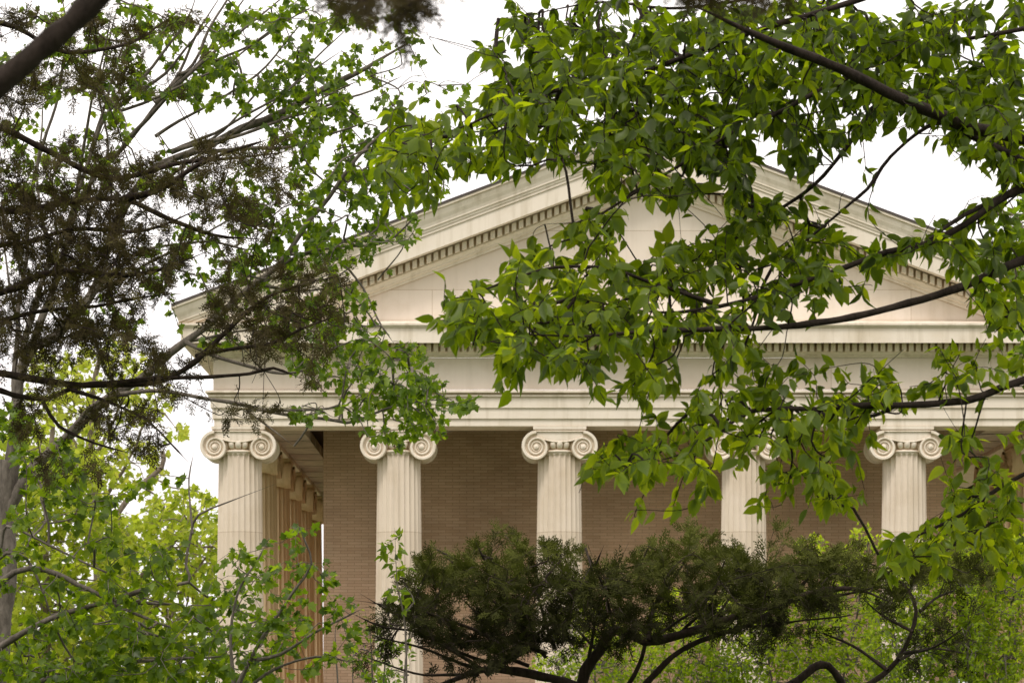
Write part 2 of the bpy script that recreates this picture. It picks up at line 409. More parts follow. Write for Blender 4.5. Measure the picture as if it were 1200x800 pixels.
def shaft_mesh():
    mb=MB(); n=24*8; th=np.linspace(0,2*math.pi,n,endpoint=False)
    zt=Z_SH-Z_TOP; zb=Z_BASE+0.42-Z_TOP; Hs=zt-zb
    zs=[zt,zt-0.015]+[zt-0.015-0.012*i for i in range(1,7)]+list(np.linspace(zt-0.15,zb+0.12,14))+[zb+0.09,zb+0.06,zb]
    rt=25.0*60.4/F; rbm=30.5*60.4/F
    V=[]
    for z in zs:
        t=(zt-z)/Hs; Rr=rt+(rbm-rt)*(t**0.85)
        if t<0.006: Rr=rt*1.02
        u=(th*24/(2*math.pi))%1.0-0.5           # -.5...5 within a flute
        hw=0.40; top=zt-0.022
        fw=hw
        dz=top-z; rad=hw*2*math.pi*Rr/24
        dep=np.where(np.abs(u)<hw,np.sqrt(np.clip(1-(u/hw)**2,0,1)),0)
        if dz<=0: k=0
        elif dz<rad: k=math.sqrt(1-((rad-dz)/rad)**2)
        else: k=1
        db=z-(zb+0.05)
        if db<0: k=0
        if 0<k<1:
            hw2=hw*k; dep=np.where(np.abs(u)<hw2,np.sqrt(np.clip(1-(u/max(hw2,1e-6))**2,0,1)),0)*k
        else: dep=dep*k
        rr=Rr-dep*0.038
        V.append(np.stack([rr*np.cos(th),rr*np.sin(th),np.full(n,z)],1))
    fs=[]
    for i in range(len(zs)-1):
        for j in range(n): fs.append((i*n+j,i*n+(j+1)%n,(i+1)*n+(j+1)%n,(i+1)*n+j))
    mb.add(np.concatenate(V),fs); return mb
def base_mesh():
    mb=MB(); z=Z_BASE-Z_TOP; r=0.53
    mb.box(-0.74,0.74,-0.74,0.74,z,z+0.14)
    tor=lambda R,rr,zc:[(R+rr*math.cos(a),zc+rr*math.sin(a)) for a in np.linspace(-1.45,1.45,9)]
    prof=tor(0.64,0.09,z+0.23)+[(0.6,z+0.325)]+tor(0.575,0.045,z+0.37)+[(0.55,z+0.42),(0.5,z+0.425)]
    mb.lathe(prof,64); return mb
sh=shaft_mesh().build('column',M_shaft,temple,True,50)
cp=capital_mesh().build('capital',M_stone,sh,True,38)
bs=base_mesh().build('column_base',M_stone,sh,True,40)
sh_t=None
spots=[(px,0,0) for px in (281.5,467.5,655.5,871.5,1059.5,1245.5)]
FL=3.8
for k in range(1,6):
    spots+= [(281.5,k,1)]+([(1245.5,k,1)] if k<3 else [])
for i,(px,k,rot) in enumerate(spots):
    x=(px-600)*(60+AX)/F; y=AX+k*FL
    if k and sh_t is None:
        sh_t=sh.data.copy(); sh_t.materials[0]=M_flank_shade; cp_t=cp.data.copy(); cp_t.materials[0]=M_flank_shade
    if i==0: o=sh; c=cp; b=bs
    else:
        o=sh.copy(); COL.objects.link(o); o.parent=temple
        c=cp.copy(); COL.objects.link(c); c.parent=o
        b=bs.copy(); COL.objects.link(b); b.parent=o
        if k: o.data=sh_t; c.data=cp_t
    o.location=(x,y,Z_TOP)
    o.rotation_euler=(0,0,R_(90) if rot else 0)
# cella
XL=-4.165; XR=2*XC-XL-0.12; YC=4.1; YE=19.9
mb=MB(); mb.box(XL,XR,YC,YE,Z_BASE+1.12,Z_ARCH+1.2); mb.build('brick_wall',M_brick,temple)
mb=MB(); mb.box(XL-0.05,XR+0.05,YC-0.05,YE+0.05,Z_BASE,Z_BASE+1.05); mb.box(XL-0.08,XR+0.08,YC-0.08,YE+0.08,Z_BASE+1.05,Z_BASE+1.12)
mb.build('base_course',stone_mat('brown_base_stone',(0.25,0.18,0.125)),temple)
# ceiling of the porch with beams reaching the colonnade
mb=MB(); mb.box(XC-HALF+0.9,XC+HALF-0.9,0.9,YB-0.9,Z_ARCH+0.75,Z_ARCH+0.85); mb.build('ceiling',M_ceiling,temple)
for (a,b) in ((XC-HALF+0.962,XL-0.3),(XR+0.3,XC+HALF-0.962)):
    mb=MB()
    for i in range(11):
        y=1.2+i*1.6; mb.box(a,b,y,y+1.45,Z_ARCH+0.10,Z_ARCH+0.32)
    mb.build('ceiling_panel',M_tiles,temple)
# floor and steps
mb=MB()
for i in range(5):
    e=0.55+0.36*i; zt=Z_BASE-0.17*i
    mb.box(XC-HALF-e,XC+HALF+e,-e,YB+e,zt-(0.17 if i<4 else 0.8),zt)
mb.build('steps',stone_mat('grey_step_stone',(0.42,0.37,0.31)),temple)

# ------------------------------------------------------------------ ground
def build_ground():
    nx,ny=81,141
    xs=np.concatenate([np.linspace(-900,-60,15),np.linspace(-55,55,51),np.linspace(60,900,15)])
    ys=np.concatenate([np.linspace(-160,-62,10),np.linspace(-60,40,101),np.linspace(45,1200,30)])
    Xg,Yg=np.meshgrid(xs,ys); Zg=ground_z(Yg)+0.05*np.sin(Xg*0.7)*np.cos(Yg*0.5)
    V=np.stack([Xg,Yg,Zg],-1).reshape(-1,3); w=len(xs)
    fs=[(j*w+i,j*w+i+1,(j+1)*w+i+1,(j+1)*w+i) for j in range(len(ys)-1) for i in range(w-1)]
    m,nt,ns,L=newmat('grass_ground')
    geo=N(ns,'ShaderNodeNewGeometry'); a=N(ns,'ShaderNodeTexNoise',Scale=0.5,Detail=8.0,Roughness=0.7); L.new(geo.outputs['Position'],a.inputs['Vector'])
    r=ramp(ns,[(0.3,(0.03,0.05,0.014)),(0.55,(0.06,0.095,0.022)),(0.75,(0.11,0.1,0.05))]); L.new(a.outputs['Fac'],r.inputs['Fac'])
    f=N(ns,'ShaderNodeTexNoise',Scale=30.0,Detail=4.0); L.new(geo.outputs['Position'],f.inputs['Vector']); b=N(ns,'ShaderNodeBump',Strength=0.8,Distance=0.05); L.new(f.outputs['Fac'],b.inputs['Height'])
    p=N(ns,'ShaderNodeBsdfPrincipled',Roughness=0.95); L.new(r.outputs['Color'],p.inputs['Base Color']); L.new(b.outputs[0],p.inputs['Normal'])
    o=N(ns,'ShaderNodeOutputMaterial'); L.new(p.outputs[0],o.inputs['Surface'])
    mb=MB(); mb.add(V,fs); g=mb.build('ground',m,None,True); tag(g,'grassy ground sloping down from the viewer to the temple',kind='structure'); del g['label']
build_ground()

# ------------------------------------------------------------------ vegetation
M_barkR=bark_mat('dark_bark',(0.010,0.007,0.005),(0.042,0.031,0.025),scale=22,bump=1.0)
M_barkM=bark_mat('grey_bark',(0.055,0.046,0.038),(0.19,0.165,0.14),scale=18,bump=0.8)
M_barkC=bark_mat('brown_bark',(0.012,0.008,0.006),(0.048,0.035,0.027),scale=24,bump=1.0)
M_barkB=bark_mat('pale_brown_bark',(0.10,0.08,0.06),(0.24,0.2,0.16))
M_leafR=leaf_mat('broad_leaf',[(0.0,(0.011,0.021,0.001)),(0.5,(0.050,0.085,0.003)),(1.0,(0.125,0.175,0.008))],[(0.0,(0.045,0.082,0.002)),(0.45,(0.24,0.35,0.004)),(1.0,(0.58,0.66,0.012))],0.56,0.02,0.42)
M_leafM=leaf_mat('maple_leaf',[(0.0,(0.018,0.038,0.003)),(0.5,(0.055,0.10,0.006)),(1.0,(0.12,0.18,0.012))],[(0.0,(0.07,0.13,0.004)),(0.5,(0.22,0.35,0.008)),(1.0,(0.42,0.54,0.02))],0.52,0.018)
M_leafF=leaf_mat('understory_leaf',[(0.0,(0.02,0.043,0.003)),(0.5,(0.058,0.105,0.005)),(1.0,(0.12,0.175,0.01))],[(0.0,(0.075,0.135,0.003)),(0.5,(0.23,0.35,0.007)),(1.0,(0.42,0.53,0.015))],0.5,0.018)
M_leafB=leaf_mat('spring_leaf',[(0.0,(0.10,0.15,0.010)),(0.5,(0.23,0.30,0.025)),(1.0,(0.38,0.42,0.05))],[(0.0,(0.28,0.38,0.02)),(0.5,(0.52,0.62,0.04)),(1.0,(0.72,0.74,0.10))],0.5,0.01)
M_leafS=leaf_mat('shrub_leaf',[(0.0,(0.055,0.095,0.005)),(0.5,(0.16,0.235,0.010)),(1.0,(0.29,0.36,0.02))],[(0.0,(0.18,0.28,0.006)),(0.5,(0.42,0.56,0.013)),(1.0,(0.62,0.70,0.03))],0.52,0.015)
M_needC=leaf_mat('brown_green_needle',[(0.0,(0.024,0.017,0.008)),(0.5,(0.056,0.043,0.018)),(1.0,(0.09,0.082,0.026))],[(0.0,(0.03,0.024,0.008)),(0.5,(0.07,0.06,0.015)),(1.0,(0.12,0.13,0.025))],0.28,0.01,0.6)
M_needJ=leaf_mat('dark_green_needle',[(0.0,(0.011,0.009,0.003)),(0.5,(0.034,0.038,0.007)),(1.0,(0.09,0.10,0.017))],[(0.0,(0.01,0.012,0.002)),(0.5,(0.035,0.042,0.006)),(1.0,(0.08,0.1,0.012))],0.25,0.01,0.6)

def t_ovate(bend=0.16,fold=0.38,wk=1.0,skew=0.0):
    ts=[0,0.12,0.34,0.6,0.82,1.0]; ws=[0,0.15,0.24,0.205,0.095,0]; V=[]; A=[]
    b0=bend
    for t,w in zip(ts,ws):
        w*=wk; bend=-b0*t*t; sk=skew*t*(1-t)*4
        if w==0: V.append((0,t,bend)); A.append(0.05*t)
        else:
            V+= [(-w+sk,t,bend+w*fold),(sk,t,bend),(w+sk,t,bend+w*fold*0.8)]; A+=[0.03,-0.06,0.03]
    F3=[(0,2,1),(0,3,2),(13,10,11),(13,11,12)]
    F4=[]
    for i in range(3):
        b=1+3*i; F4+=[(b,b+1,b+4,b+3),(b+1,b+2,b+5,b+4)]
    return np.array(V,float),[np.array(F3),np.array(F4)],np.array(A)
def t_maple():
    pts=[(0,0),(0.22,0.06),(0.42,0.12),(0.30,0.26),(0.56,0.52),(0.27,0.55),(0.22,0.72),(0,1.0),(-0.22,0.72),(-0.27,0.55),(-0.56,0.52),(-0.30,0.26),(-0.42,0.12),(-0.22,0.06)]
    V=[(0,0.36,0)]+[(x,y,0.22*abs(x)-0.14*y*y) for x,y in pts]
    n=len(pts); return np.array(V,float),[np.array([(0,1+i,1+(i+1)%n) for i in range(n)])],np.array([-0.05]+[0.03]*n)
def t_small():
    V=[(0,0,0),(-0.26,0.4,0.09),(0,0.45,0),(0.26,0.4,0.09),(0,1,-0.1)]
    return np.array(V,float),[np.array([(0,2,1),(0,3,2),(2,4,1),(2,3,4)])],np.array([0,0.02,-0.04,0.02,0.0])
def t_plume(seed, nsh=9, width=0.42, bw=1.0):
    r=np.random.default_rng(seed); V=[]; Q=[]; A=[]
    def blade(p,d,l,w,a):
        w=w*bw
        p=np.array(p); d=np.array(d)/np.linalg.norm(d); s=np.cross(d,[0.15*r.normal(),0.1*r.normal(),1.0]); s/=np.linalg.norm(s)+1e-9
        k=len(V); V.extend([p,p+d*l*0.45+s*w,p+d*l,p+d*l*0.45-s*w]); Q.append((k,k+1,k+2,k+3)); A.extend([a-0.12,a,a+0.15,a])
    blade((0,0,0),(0,1,0),1.0,0.022,0)
    for i in range(nsh):
        t=0.12+0.82*i/nsh; sd=1 if i%2 else -1
        L=width*(1.05-0.65*t)*r.uniform(0.8,1.2); d=np.array([sd*r.uniform(0.5,0.9),1,r.normal()*0.45]); d/=np.linalg.norm(d)
        p=np.array([0,t,-0.1*t*t]); blade(p,d,L,0.026,0.0)
        for j in range(3):
            u=0.3+0.25*j; s2=1 if j%2 else -1
            d2=d+np.array([d[1]*s2*0.7,-d[0]*s2*0.7,r.normal()*0.3]); blade(p+d*L*u,d2,L*0.42,0.024,0.05)
    return np.array(V),[np.array(Q)],np.array(A)
OV=t_ovate(); OVS=[t_ovate(0.1,0.15,1.1,0.03),t_ovate(0.28,0.5,0.85,-0.05),t_ovate(0.45,0.3,1.0,0.06),t_ovate(0.05,0.65,0.8,0.0),t_ovate(0.2,0.25,1.22,-0.03)]; MP=t_maple(); SM=t_small(); PL=[t_plume(i) for i in range(4)]; PL2=[t_plume(i,bw=1.2) for i in range(4)]

def thin_out(a2,gaps):
    k=np.ones(len(a2))
    for g,poly in gaps: m=inside(a2[:,0],a2[:,1],poly); k[m]=np.minimum(k[m],g)
    return a2[rng.random(len(a2))<k]
def inside(px,py,poly):
    r=np.zeros(len(px),bool); n=len(poly)
    for i in range(n):
        (x0,y0),(x1,y1)=poly[i],poly[(i+1)%n]
        if y0==y1: continue
        c=((y0>py)!=(y1>py))&(px<(x1-x0)*(py-y0)/(y1-y0)+x0); r^=c
    return r
GAPS_R=[(0.03,[(722,222),(800,232),(850,215),(850,255),(800,262),(748,300),(722,290)]),
 (0.22,[(880,165),(905,138),(925,150),(905,170),(925,200),(960,205),(985,165),(1035,158),(1060,170),(1060,270),(1010,258),(985,250),(945,215),(900,200)]),
 (0.06,[(1012,150),(1060,140),(1097,150),(1114,169),(1165,192),(1150,222),(1124,256),(1060,258),(1050,205),(1025,185)]),
 (0.04,[(1030,325),(1075,312),(1120,330),(1165,375),(1165,400),(900,402),(895,385),(960,380),(1000,345)]),
 (0.08,[(935,402),(1100,402),(1100,420),(1050,415),(1020,428),(960,415)]),
 (0.03,[(1036,478),(1200,458),(1200,500),(1112,500),(1108,560),(1085,590),(1080,605),(1030,608),(1030,560),(1018,540),(1018,500)]),
 (0.05,[(836,506),(866,512),(865,542),(840,538)]),(0.05,[(890,512),(914,515),(912,540),(893,538)]),
 (0.05,[(846,545),(900,545),(882,600),(900,640),(844,640)]),
 (0.05,[(697,415),(740,418),(735,442),(700,440)]),(0.03,[(545,455),(655,452),(755,480),(730,502),(690,505),(545,505)]),(0.05,[(600,503),(690,503),(684,560),(690,640),(600,640)]),
 (0.05,[(800,404),(840,404),(838,440),(805,436)]),(0.1,[(640,232),(690,200),(700,225),(660,240)])]
GAPS_B=[(0.04,[(500,240),(600,200),(690,178),(690,230),(640,255),(580,300),(505,335),(440,338),(440,312),(520,272)]),
 (0.03,[(435,330),(560,290),(575,305),(510,345),(505,380),(440,380),(440,350)]),
 (0.05,[(425,380),(520,380),(520,402),(500,402),(470,392)]),
 (0.12,[(203,345),(245,330),(238,400),(226,430),(208,395)]),
 (0.05,[(236,498),(316,498),(310,545),(236,545)]),(0.1,[(260,420),(330,420),(330,440),(395,455),(395,470),(300,470),(255,455)]),
 (0.3,[(430,60),(560,40),(590,70),(545,140),(480,118),(440,95)]),
 (0.12,[(185,470),(248,474),(250,500),(238,520),(255,600),(225,560),(200,520)]),
 (0.1,[(130,170),(190,110),(230,130),(260,165),(190,180),(140,190)]),(0.15,[(60,115),(110,95),(120,140),(70,160)])]
def nrm(v): return v/(np.linalg.norm(v,axis=-1,keepdims=True)+1e-9)

def grid_anchors(rows, depth, k, cell=40, jit=0.5, r0=0):
    """coverage rows {row: {col: density}} -> (n,3) anchors px,py,D"""
    out=[]
    for r,s in rows.items():
        for c,g in s.items():
            n=rng.poisson(g*(1.45 if g>=8 else 1.0)*k/3.0)
            for _ in range(n):
                cx,cy=cell*(c+rng.random()),cell*(r+rng.random()); m=rng.integers(2,5); sl=rng.normal()*0.5
                for _ in range(m):
                    u=rng.normal()*cell*0.2; out.append((cx+u,cy+u*sl+rng.normal()*cell*0.1))
    return np.array(out)
def G(text, r0=0, c0=0):
    rows={}
    for i,l in enumerate(t for t in text.strip('\n').split('\n')):
        l=l.strip(); rows[r0+i]={c0+j:int(ch) for j,ch in enumerate(l) if ch not in '.0 '}
    return rows
def blob_anchors(blobs, k):
    out=[]
    for cx,cy,rx,ry,g in blobs:
        n=int(k*g*rx*ry*math.pi/1600)
        a=rng.random(n)*2*math.pi; r=np.sqrt(rng.random(n))
        out.append(np.stack([cx+rx*r*np.cos(a),cy+ry*r*np.sin(a)],1))
    return np.concatenate(out)

def make_limbs(root, limbs, mat, step=0.06, wob=0.012):
    """limbs: list of (D0, D1, w0, w1, [(px,py)...]) -> each its own branch mesh; returns samples"""
    nodes=[]
    for L in limbs:
        name=L[5] if len(L)>5 else 'branch'
        D0,D1,w0,w1,pts=L[:5]
        n=len(pts); K=[]
        seg=np.concatenate([[0],np.cumsum(np.hypot(*np.diff(np.array(pts,float),axis=0).T))]); seg/=seg[-1]
        for (px,py),t in zip(pts,seg):
            D=D0+(D1-D0)*t; p=P(px,py,D); w=(w0+(w1-w0)*t**0.75)*D/F/2; K.append((*p,w))
        C=catmull(K,step); pos=C[:,:3].copy(); rad=np.maximum(C[:,3],0.002)
        m=len(pos)
        if m>6:
            ph=rng.random(6)*6.28; t=np.arange(m)*step
            for a in range(3): pos[:,a]+=wob*(np.sin(t*3.1+ph[a])+0.6*np.sin(t*7.7+ph[a+3]))*np.clip(np.minimum(np.arange(m),np.arange(m)[::-1])/6,0,1)
        rad=rad*(1+(0.012 if name=='trunk' else 0.05)*rng.normal(size=m))
        if name!='trunk':
            kk=max(2,m//6); rad[-kk:]*=np.linspace(1,0.3,kk); tip=pos[-1]+(pos[-1]-pos[-2])*1.0; pos=np.vstack([pos,tip]); rad=np.append(rad,0.0006)
        lm=LM(); tube(lm,pos,rad,16 if name=='trunk' else 8,0,0.5); o=lm.build(name,[mat],root)
        nodes.append(np.concatenate([pos,rad[:,None]],1))
    return nodes

def grow(limb_nodes, anchors, bf=0.25):
    """balanced spanning tree of anchors rooted on the limbs"""
    LN=np.concatenate(limb_nodes)[:, :3]
    n=len(anchors); d=np.full(n,1e9); par=np.full(n,-1); 
    for i0 in range(0,n,400):
        dd=np.linalg.norm(anchors[i0:i0+400,None]-LN[None],axis=2); j=dd.argmin(1); d[i0:i0+400]=dd[np.arange(len(j)),j]; par[i0:i0+400]=-2-j
    pl=np.zeros(n); best=d.copy(); done=np.zeros(n,bool); order=[]; seg=d.copy()
    for _ in range(n):
        c=np.where(done,1e9,best); i=int(c.argmin()); done[i]=True; order.append(i)
        pl[i]=(pl[par[i]] if par[i]>=0 else 0)+seg[i]
        dd=np.linalg.norm(anchors-anchors[i],axis=1); cost=dd+bf*pl[i]
        up=(~done)&(cost<best); best[up]=cost[up]; par[up]=i; seg[up]=dd[up]
    return par,order,LN
def twig_paths(anchors, par, order, LN):
    n=len(anchors); sub=np.ones(n)
    for i in reversed(order):
        if par[i]>=0: sub[par[i]]+=sub[i]
    ch={i:[] for i in range(n)}
    heads=[]
    for i in order:
        if par[i]>=0: ch[par[i]].append(i)
        else: heads.append((None,i))
    paths=[]; st=list(heads)
    while st:
        p,i=st.pop(); path=[]
        if p is None: path.append((LN[-2-par[i]],sub[i]))
        else: path.append((anchors[p],sub[i]))
        while True:
            path.append((anchors[i],sub[i])); c=ch[i]
            if not c: break
            c=sorted(c,key=lambda q:-sub[q])
            for q in c[1:]: st.append((i,q))
            i=c[0]
        paths.append(path)
    return paths

def foliage(name, root, limb_nodes, anchors, bark, leaf, kind, r0=0.0022, size=0.08, spacing=0.03, per_tip=3, maxsub=8, droop=0.5, tone=(0.5,0.2), sag=0.05, bf=0.25, upward=0.0, rmax=0.02, thr=1.0, tone_up=0.0, cover=None, cell=40, plw=1.0, gaps=()):
    par,order,LN=grow(limb_nodes,anchors,bf); paths=twig_paths(anchors,par,order,LN)
    lm=LM(); pos=[]; dirs=[]
    for path in paths:
        K=np.array([p for p,_ in path]); sb=np.array([s for _,s in path])
        L=np.linalg.norm(np.diff(K,axis=0),axis=1).sum()
        if L<0.01: continue
        K=K+0.0
        if len(K)>1: K[1:-1]+=rng.normal(size=(max(0,len(K)-2),3))*0.008
        if len(K)==2:
            mid=(K[0]+K[1])/2+rng.normal(size=3)*L*0.06+np.array([0,0,sag*L]); K=np.stack([K[0],mid,K[1]]); sb=np.array([sb[0],sb[0],sb[1]])
        rad=np.minimum(r0*sb**0.45,rmax)
        C=catmull(np.concatenate([K,rad[:,None],sb[:,None]],1),max(0.03,L/14))
        tube(lm,C[:,:3],np.maximum(C[:,3]*np.linspace(1,0.75,len(C)),r0*0.6),4 if rad.max()<0.006 else 6,0,0.5)
        # leaves along the thin part
        Pp=C[:,:3]; dl=np.linalg.norm(np.diff(Pp,axis=0),axis=1); cum=np.concatenate([[0],np.cumsum(dl)])
        m=int(cum[-1]/spacing*thr+rng.random())
        u=rng.random(m)*cum[-1] if m else np.zeros(0)
        sx=np.interp(u,cum,C[:,4]); keep=(sx<=maxsub); u=u[keep]
        if kind in('ovate','maple','small') : u=np.concatenate([u,np.full(per_tip,cum[-1])-rng.random(per_tip)*0.02*size/0.08])
        else: u=np.concatenate([u,cum[-1]-rng.random(per_tip)*0.05])
        u=np.clip(u,0,cum[-1])
        pt=np.stack([np.interp(u,cum,Pp[:,a]) for a in range(3)],1)
        tg=nrm(np.gradient(Pp,axis=0)); td=np.stack([np.interp(u,cum,tg[:,a]) for a in range(3)],1)
        pos.append(pt); dirs.append(td)
    pos=np.concatenate(pos); dirs=nrm(np.concatenate(dirs))
    if cover:   # thin the leaves where the crown is open
        q=pos+np.array([0,0,-0.3*size]) if kind!='plume' else pos
        d=q[:,1]-CY; px=600+q[:,0]/d*F+rng.normal(size=len(q))*cell*0.18; py=HY-(q[:,2]-H)/d*F+rng.normal(size=len(q))*cell*0.18
        pr=np.array([(0.04,0.4,0.75,1.0)[min(3,cover.get(int(b//cell),{}).get(int(a//cell),0))] if -5<a<1200 and b>0 else 1.0 for a,b in zip(px,py)])
        for g,poly in gaps:
            for off in (0,-8): m_=inside(px,py+off,poly); pr[m_]=np.minimum(pr[m_],g)
        kp=rng.random(len(q))<pr; pos=pos[kp]; dirs=dirs[kp]
    n=len(pos)
    rv=nrm(rng.normal(size=(n,3)))
    side=nrm(np.cross(dirs,rv))
    zdn=np.array([0,0,-1.0])
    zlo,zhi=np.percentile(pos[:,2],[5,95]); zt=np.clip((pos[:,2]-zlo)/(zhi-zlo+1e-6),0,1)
    tn=np.clip(rng.normal(tone[0],tone[1],n)+tone_up*(zt-0.5),0,1)  # tone shift by height: light and shading painted into the leaf colour
    if kind in('ovate','maple','small'):
        hang=np.clip(rng.normal(droop,0.35,n),-0.6,1.4)[:,None]
        Y=nrm(side*0.75+dirs*0.45+zdn*hang)
        up=np.array([0,-0.25,0.75])+rng.normal(size=(n,3))*np.array([0.75,0.75,0.4])
        Z=nrm(up-Y*np.sum(up*Y,1,keepdims=True)); X=np.cross(Y,Z)
        sc=size*np.clip(rng.normal(1,0.26,n),0.4,1.5)
        T={'ovate':OV,'maple':MP,'small':SM}[kind]
        pet=0.18*size if kind=='ovate' else (0.5*size if kind=='maple' else 0.1*size)
        pp=pos+Y*pet*rng.random((n,1))+ (zdn*pet*rng.random((n,1)) if kind=='maple' else 0)
        if kind=='ovate':
            w=rng.integers(0,5,n)
            for q in range(5):
                k=w==q; T=OVS[q]; lm.inst(T[0],T[1],pp[k],X[k],Y[k],Z[k],sc[k],1,tn[k],T[2])
        else: lm.inst(T[0],T[1],pp,X,Y,Z,sc,1,tn,T[2])
    else:
        Y=nrm(side*0.75+dirs*0.7+np.array([0,0,1.0])*(upward+0.25*rng.normal(size=(n,1)))); up=np.array([0,-0.3,1.0])+rng.normal(size=(n,3))*0.6
        Z=nrm(up-Y*np.sum(up*Y,1,keepdims=True)); X=np.cross(Y,Z); sc=size*np.clip(rng.normal(1,0.28,n),0.45,1.6)
        w=rng.integers(0,4,n)
        for q in range(4):
            k=w==q; T=PL[q] if plw==1.0 else PL2[q]; lm.inst(T[0],T[1],pos[k],X[k],Y[k],Z[k],sc[k],1,tn[k],T[2])
    o=lm.build(name,[bark,leaf],root,smooth=kind not in('plume',))
    print(name,root.name if root else '', 'anchors',len(anchors),'leaves',n,'verts',len(o.data.vertices))
    return o

def to3d(a2, limb_nodes, D=None, sd=0.4, pull=1.0):
    """give each 2-D anchor a depth near the closest limb (in the picture) or D"""
    if D is None:
        LN=np.concatenate(limb_nodes)[:, :3]; d=LN[:,1]-CY; q=np.stack([600+LN[:,0]/d*F,HY-(LN[:,2]-H)/d*F],1)
        out=[]
        for p in a2:
            dd=np.hypot(q[:,0]-p[0],q[:,1]-p[1]); w=1/(dd+25)**3; out.append((w*d).sum()/w.sum())
        D=np.array(out)
    D=D+np.clip(rng.normal(size=len(a2)),-2.2,2.2)*sd
    return np.stack([(a2[:,0]-600)*D/F,CY+D,H+(HY-a2[:,1])*D/F],1)
def base_pt(px,D): return np.array([(px-600)*D/F,CY+D,float(ground_z(CY+D))])
def base_py(px,D): return HY-(float(ground_z(CY+D))-0.05-H)/D*F
def tree_root(name,px,D,label,cat,group=None):
    e=empty(name,base_pt(px,D)); tag(e,label,cat,group); return e
def settle(root):
    """children were built in world space: shift them into the root's frame"""
    for c in root.children: c.location=-root.location

# ---- big-leaved tree reaching in from the right
DR=12.0
root=tree_root('broadleaf_tree',1470,12.4,'large tree with big oval drooping leaves and dark limbs reaching in over the pediment','tree')
tx=1470
limbs=[(12.4,12.6,150,90,[(tx,base_py(tx,12.4)),(tx-6,900),(tx+10,400),(tx-10,-150),(tx,-500)],'trunk'),
 (12.4,11.0,27,8,[(tx,330),(1330,240),(1220,175),(1150,153),(1095,128),(1040,106),(1000,87),(940,60),(870,32),(820,10)]),
 (12.5,11.7,20,8,[(tx,300),(1300,240),(1200,190),(1140,158),(1100,136)]),
 (12.4,11.3,15,3,[(tx,60),(1300,165),(1200,222),(1131,266),(1080,288),(1036,297),(975,321),(918,338),(834,355),(760,362),(690,352)]),
 (12.4,11.6,11,3,[(1250,200),(1180,228),(1120,262),(1075,290)]),
 (12.4,10.8,17,3,[(tx,230),(1330,285),(1210,306),(1150,324),(1080,346),(1000,370),(940,378),(860,385),(800,392),(700,396),(620,392),(575,400)]),
 (12.4,11.2,17,3,[(tx,370),(1330,410),(1200,444),(1150,464),(1110,470),(1000,470),(960,478),(880,486),(845,508),(800,532),(750,545)]),
 (12.4,12.0,12,3,[(tx,500),(1330,520),(1200,560),(1135,600),(1080,625),(1045,642)]),
 (12.4,12.0,10,3,[(tx,560),(1300,560),(1210,580),(1150,618),(1100,650)]),
 (12.5,11.8,13,3,[(tx,-100),(1250,-60),(1000,0),(880,36),(800,66),(737,90),(687,101),(636,115),(585,133),(535,152),(491,160),(455,175)]),
 (12.4,12.6,9,3,[(tx,-60),(1300,10),(1160,38),(1090,50),(1000,72),(930,90)]),
 (12.5,12.2,7,3,[(1095,128),(1034,117),(996,162),(948,216),(901,253),(850,290),(800,310)]),
 (12.5,12.0,6,2.5,[(1150,153),(1098,146),(1040,184),(1012,224),(970,262),(920,300)]),
 (12.4,12.8,9,2.5,[(tx,-300),(1300,-160),(1100,-50),(950,-10),(800,10),(700,5),(600,20)]),
 (11.9,11.4,7,2.5,[(1000,87),(930,120),(860,150),(800,190),(745,225),(690,258),(655,262)]),
 (11.5,11.0,6,2.5,[(834,355),(770,330),(720,315),(650,318),(600,330),(540,350)]),
]
nodesR=make_limbs(root,limbs,M_barkR)
gr=G('''
............234688688869999867
..............7999869999989969
.............39999999999879999
...........5887999999968766599
...........9888688999837363299
...........8300006899822452165
................48989886654557
..............4738889997655678
............599999999766521146
............389999986442200035
..............9988964365332464
..............2213666776764531
..................367888641233
.................6987478840167
.................3423164410589
..........................4889
..........................6423''')
# keep 30 columns
a2=grid_anchors({r:{c:(g*1.35 if r<5 else g) for c,g in w.items()} for r,w in gr.items()},None,1.75)-np.array([0,9])
extra=np.stack([rng.uniform(1200,1420,120),rng.uniform(-100,680,120)],1)
a2=np.concatenate([a2,extra])
a2=thin_out(a2,GAPS_R+GAPS_B)
foliage('crown',root,nodesR,to3d(a2,nodesR,None,0.42)+np.array([0,0.22,0]),M_barkR,M_leafR,'ovate',r0=0.0016,size=0.064,spacing=0.022,per_tip=3,maxsub=7,droop=0.6,tone=(0.5,0.17),bf=0.35,tone_up=-0.35,cover=gr,gaps=GAPS_R+GAPS_B)  # upper crown painted darker, as leaves shaded when seen from below
settle(root)

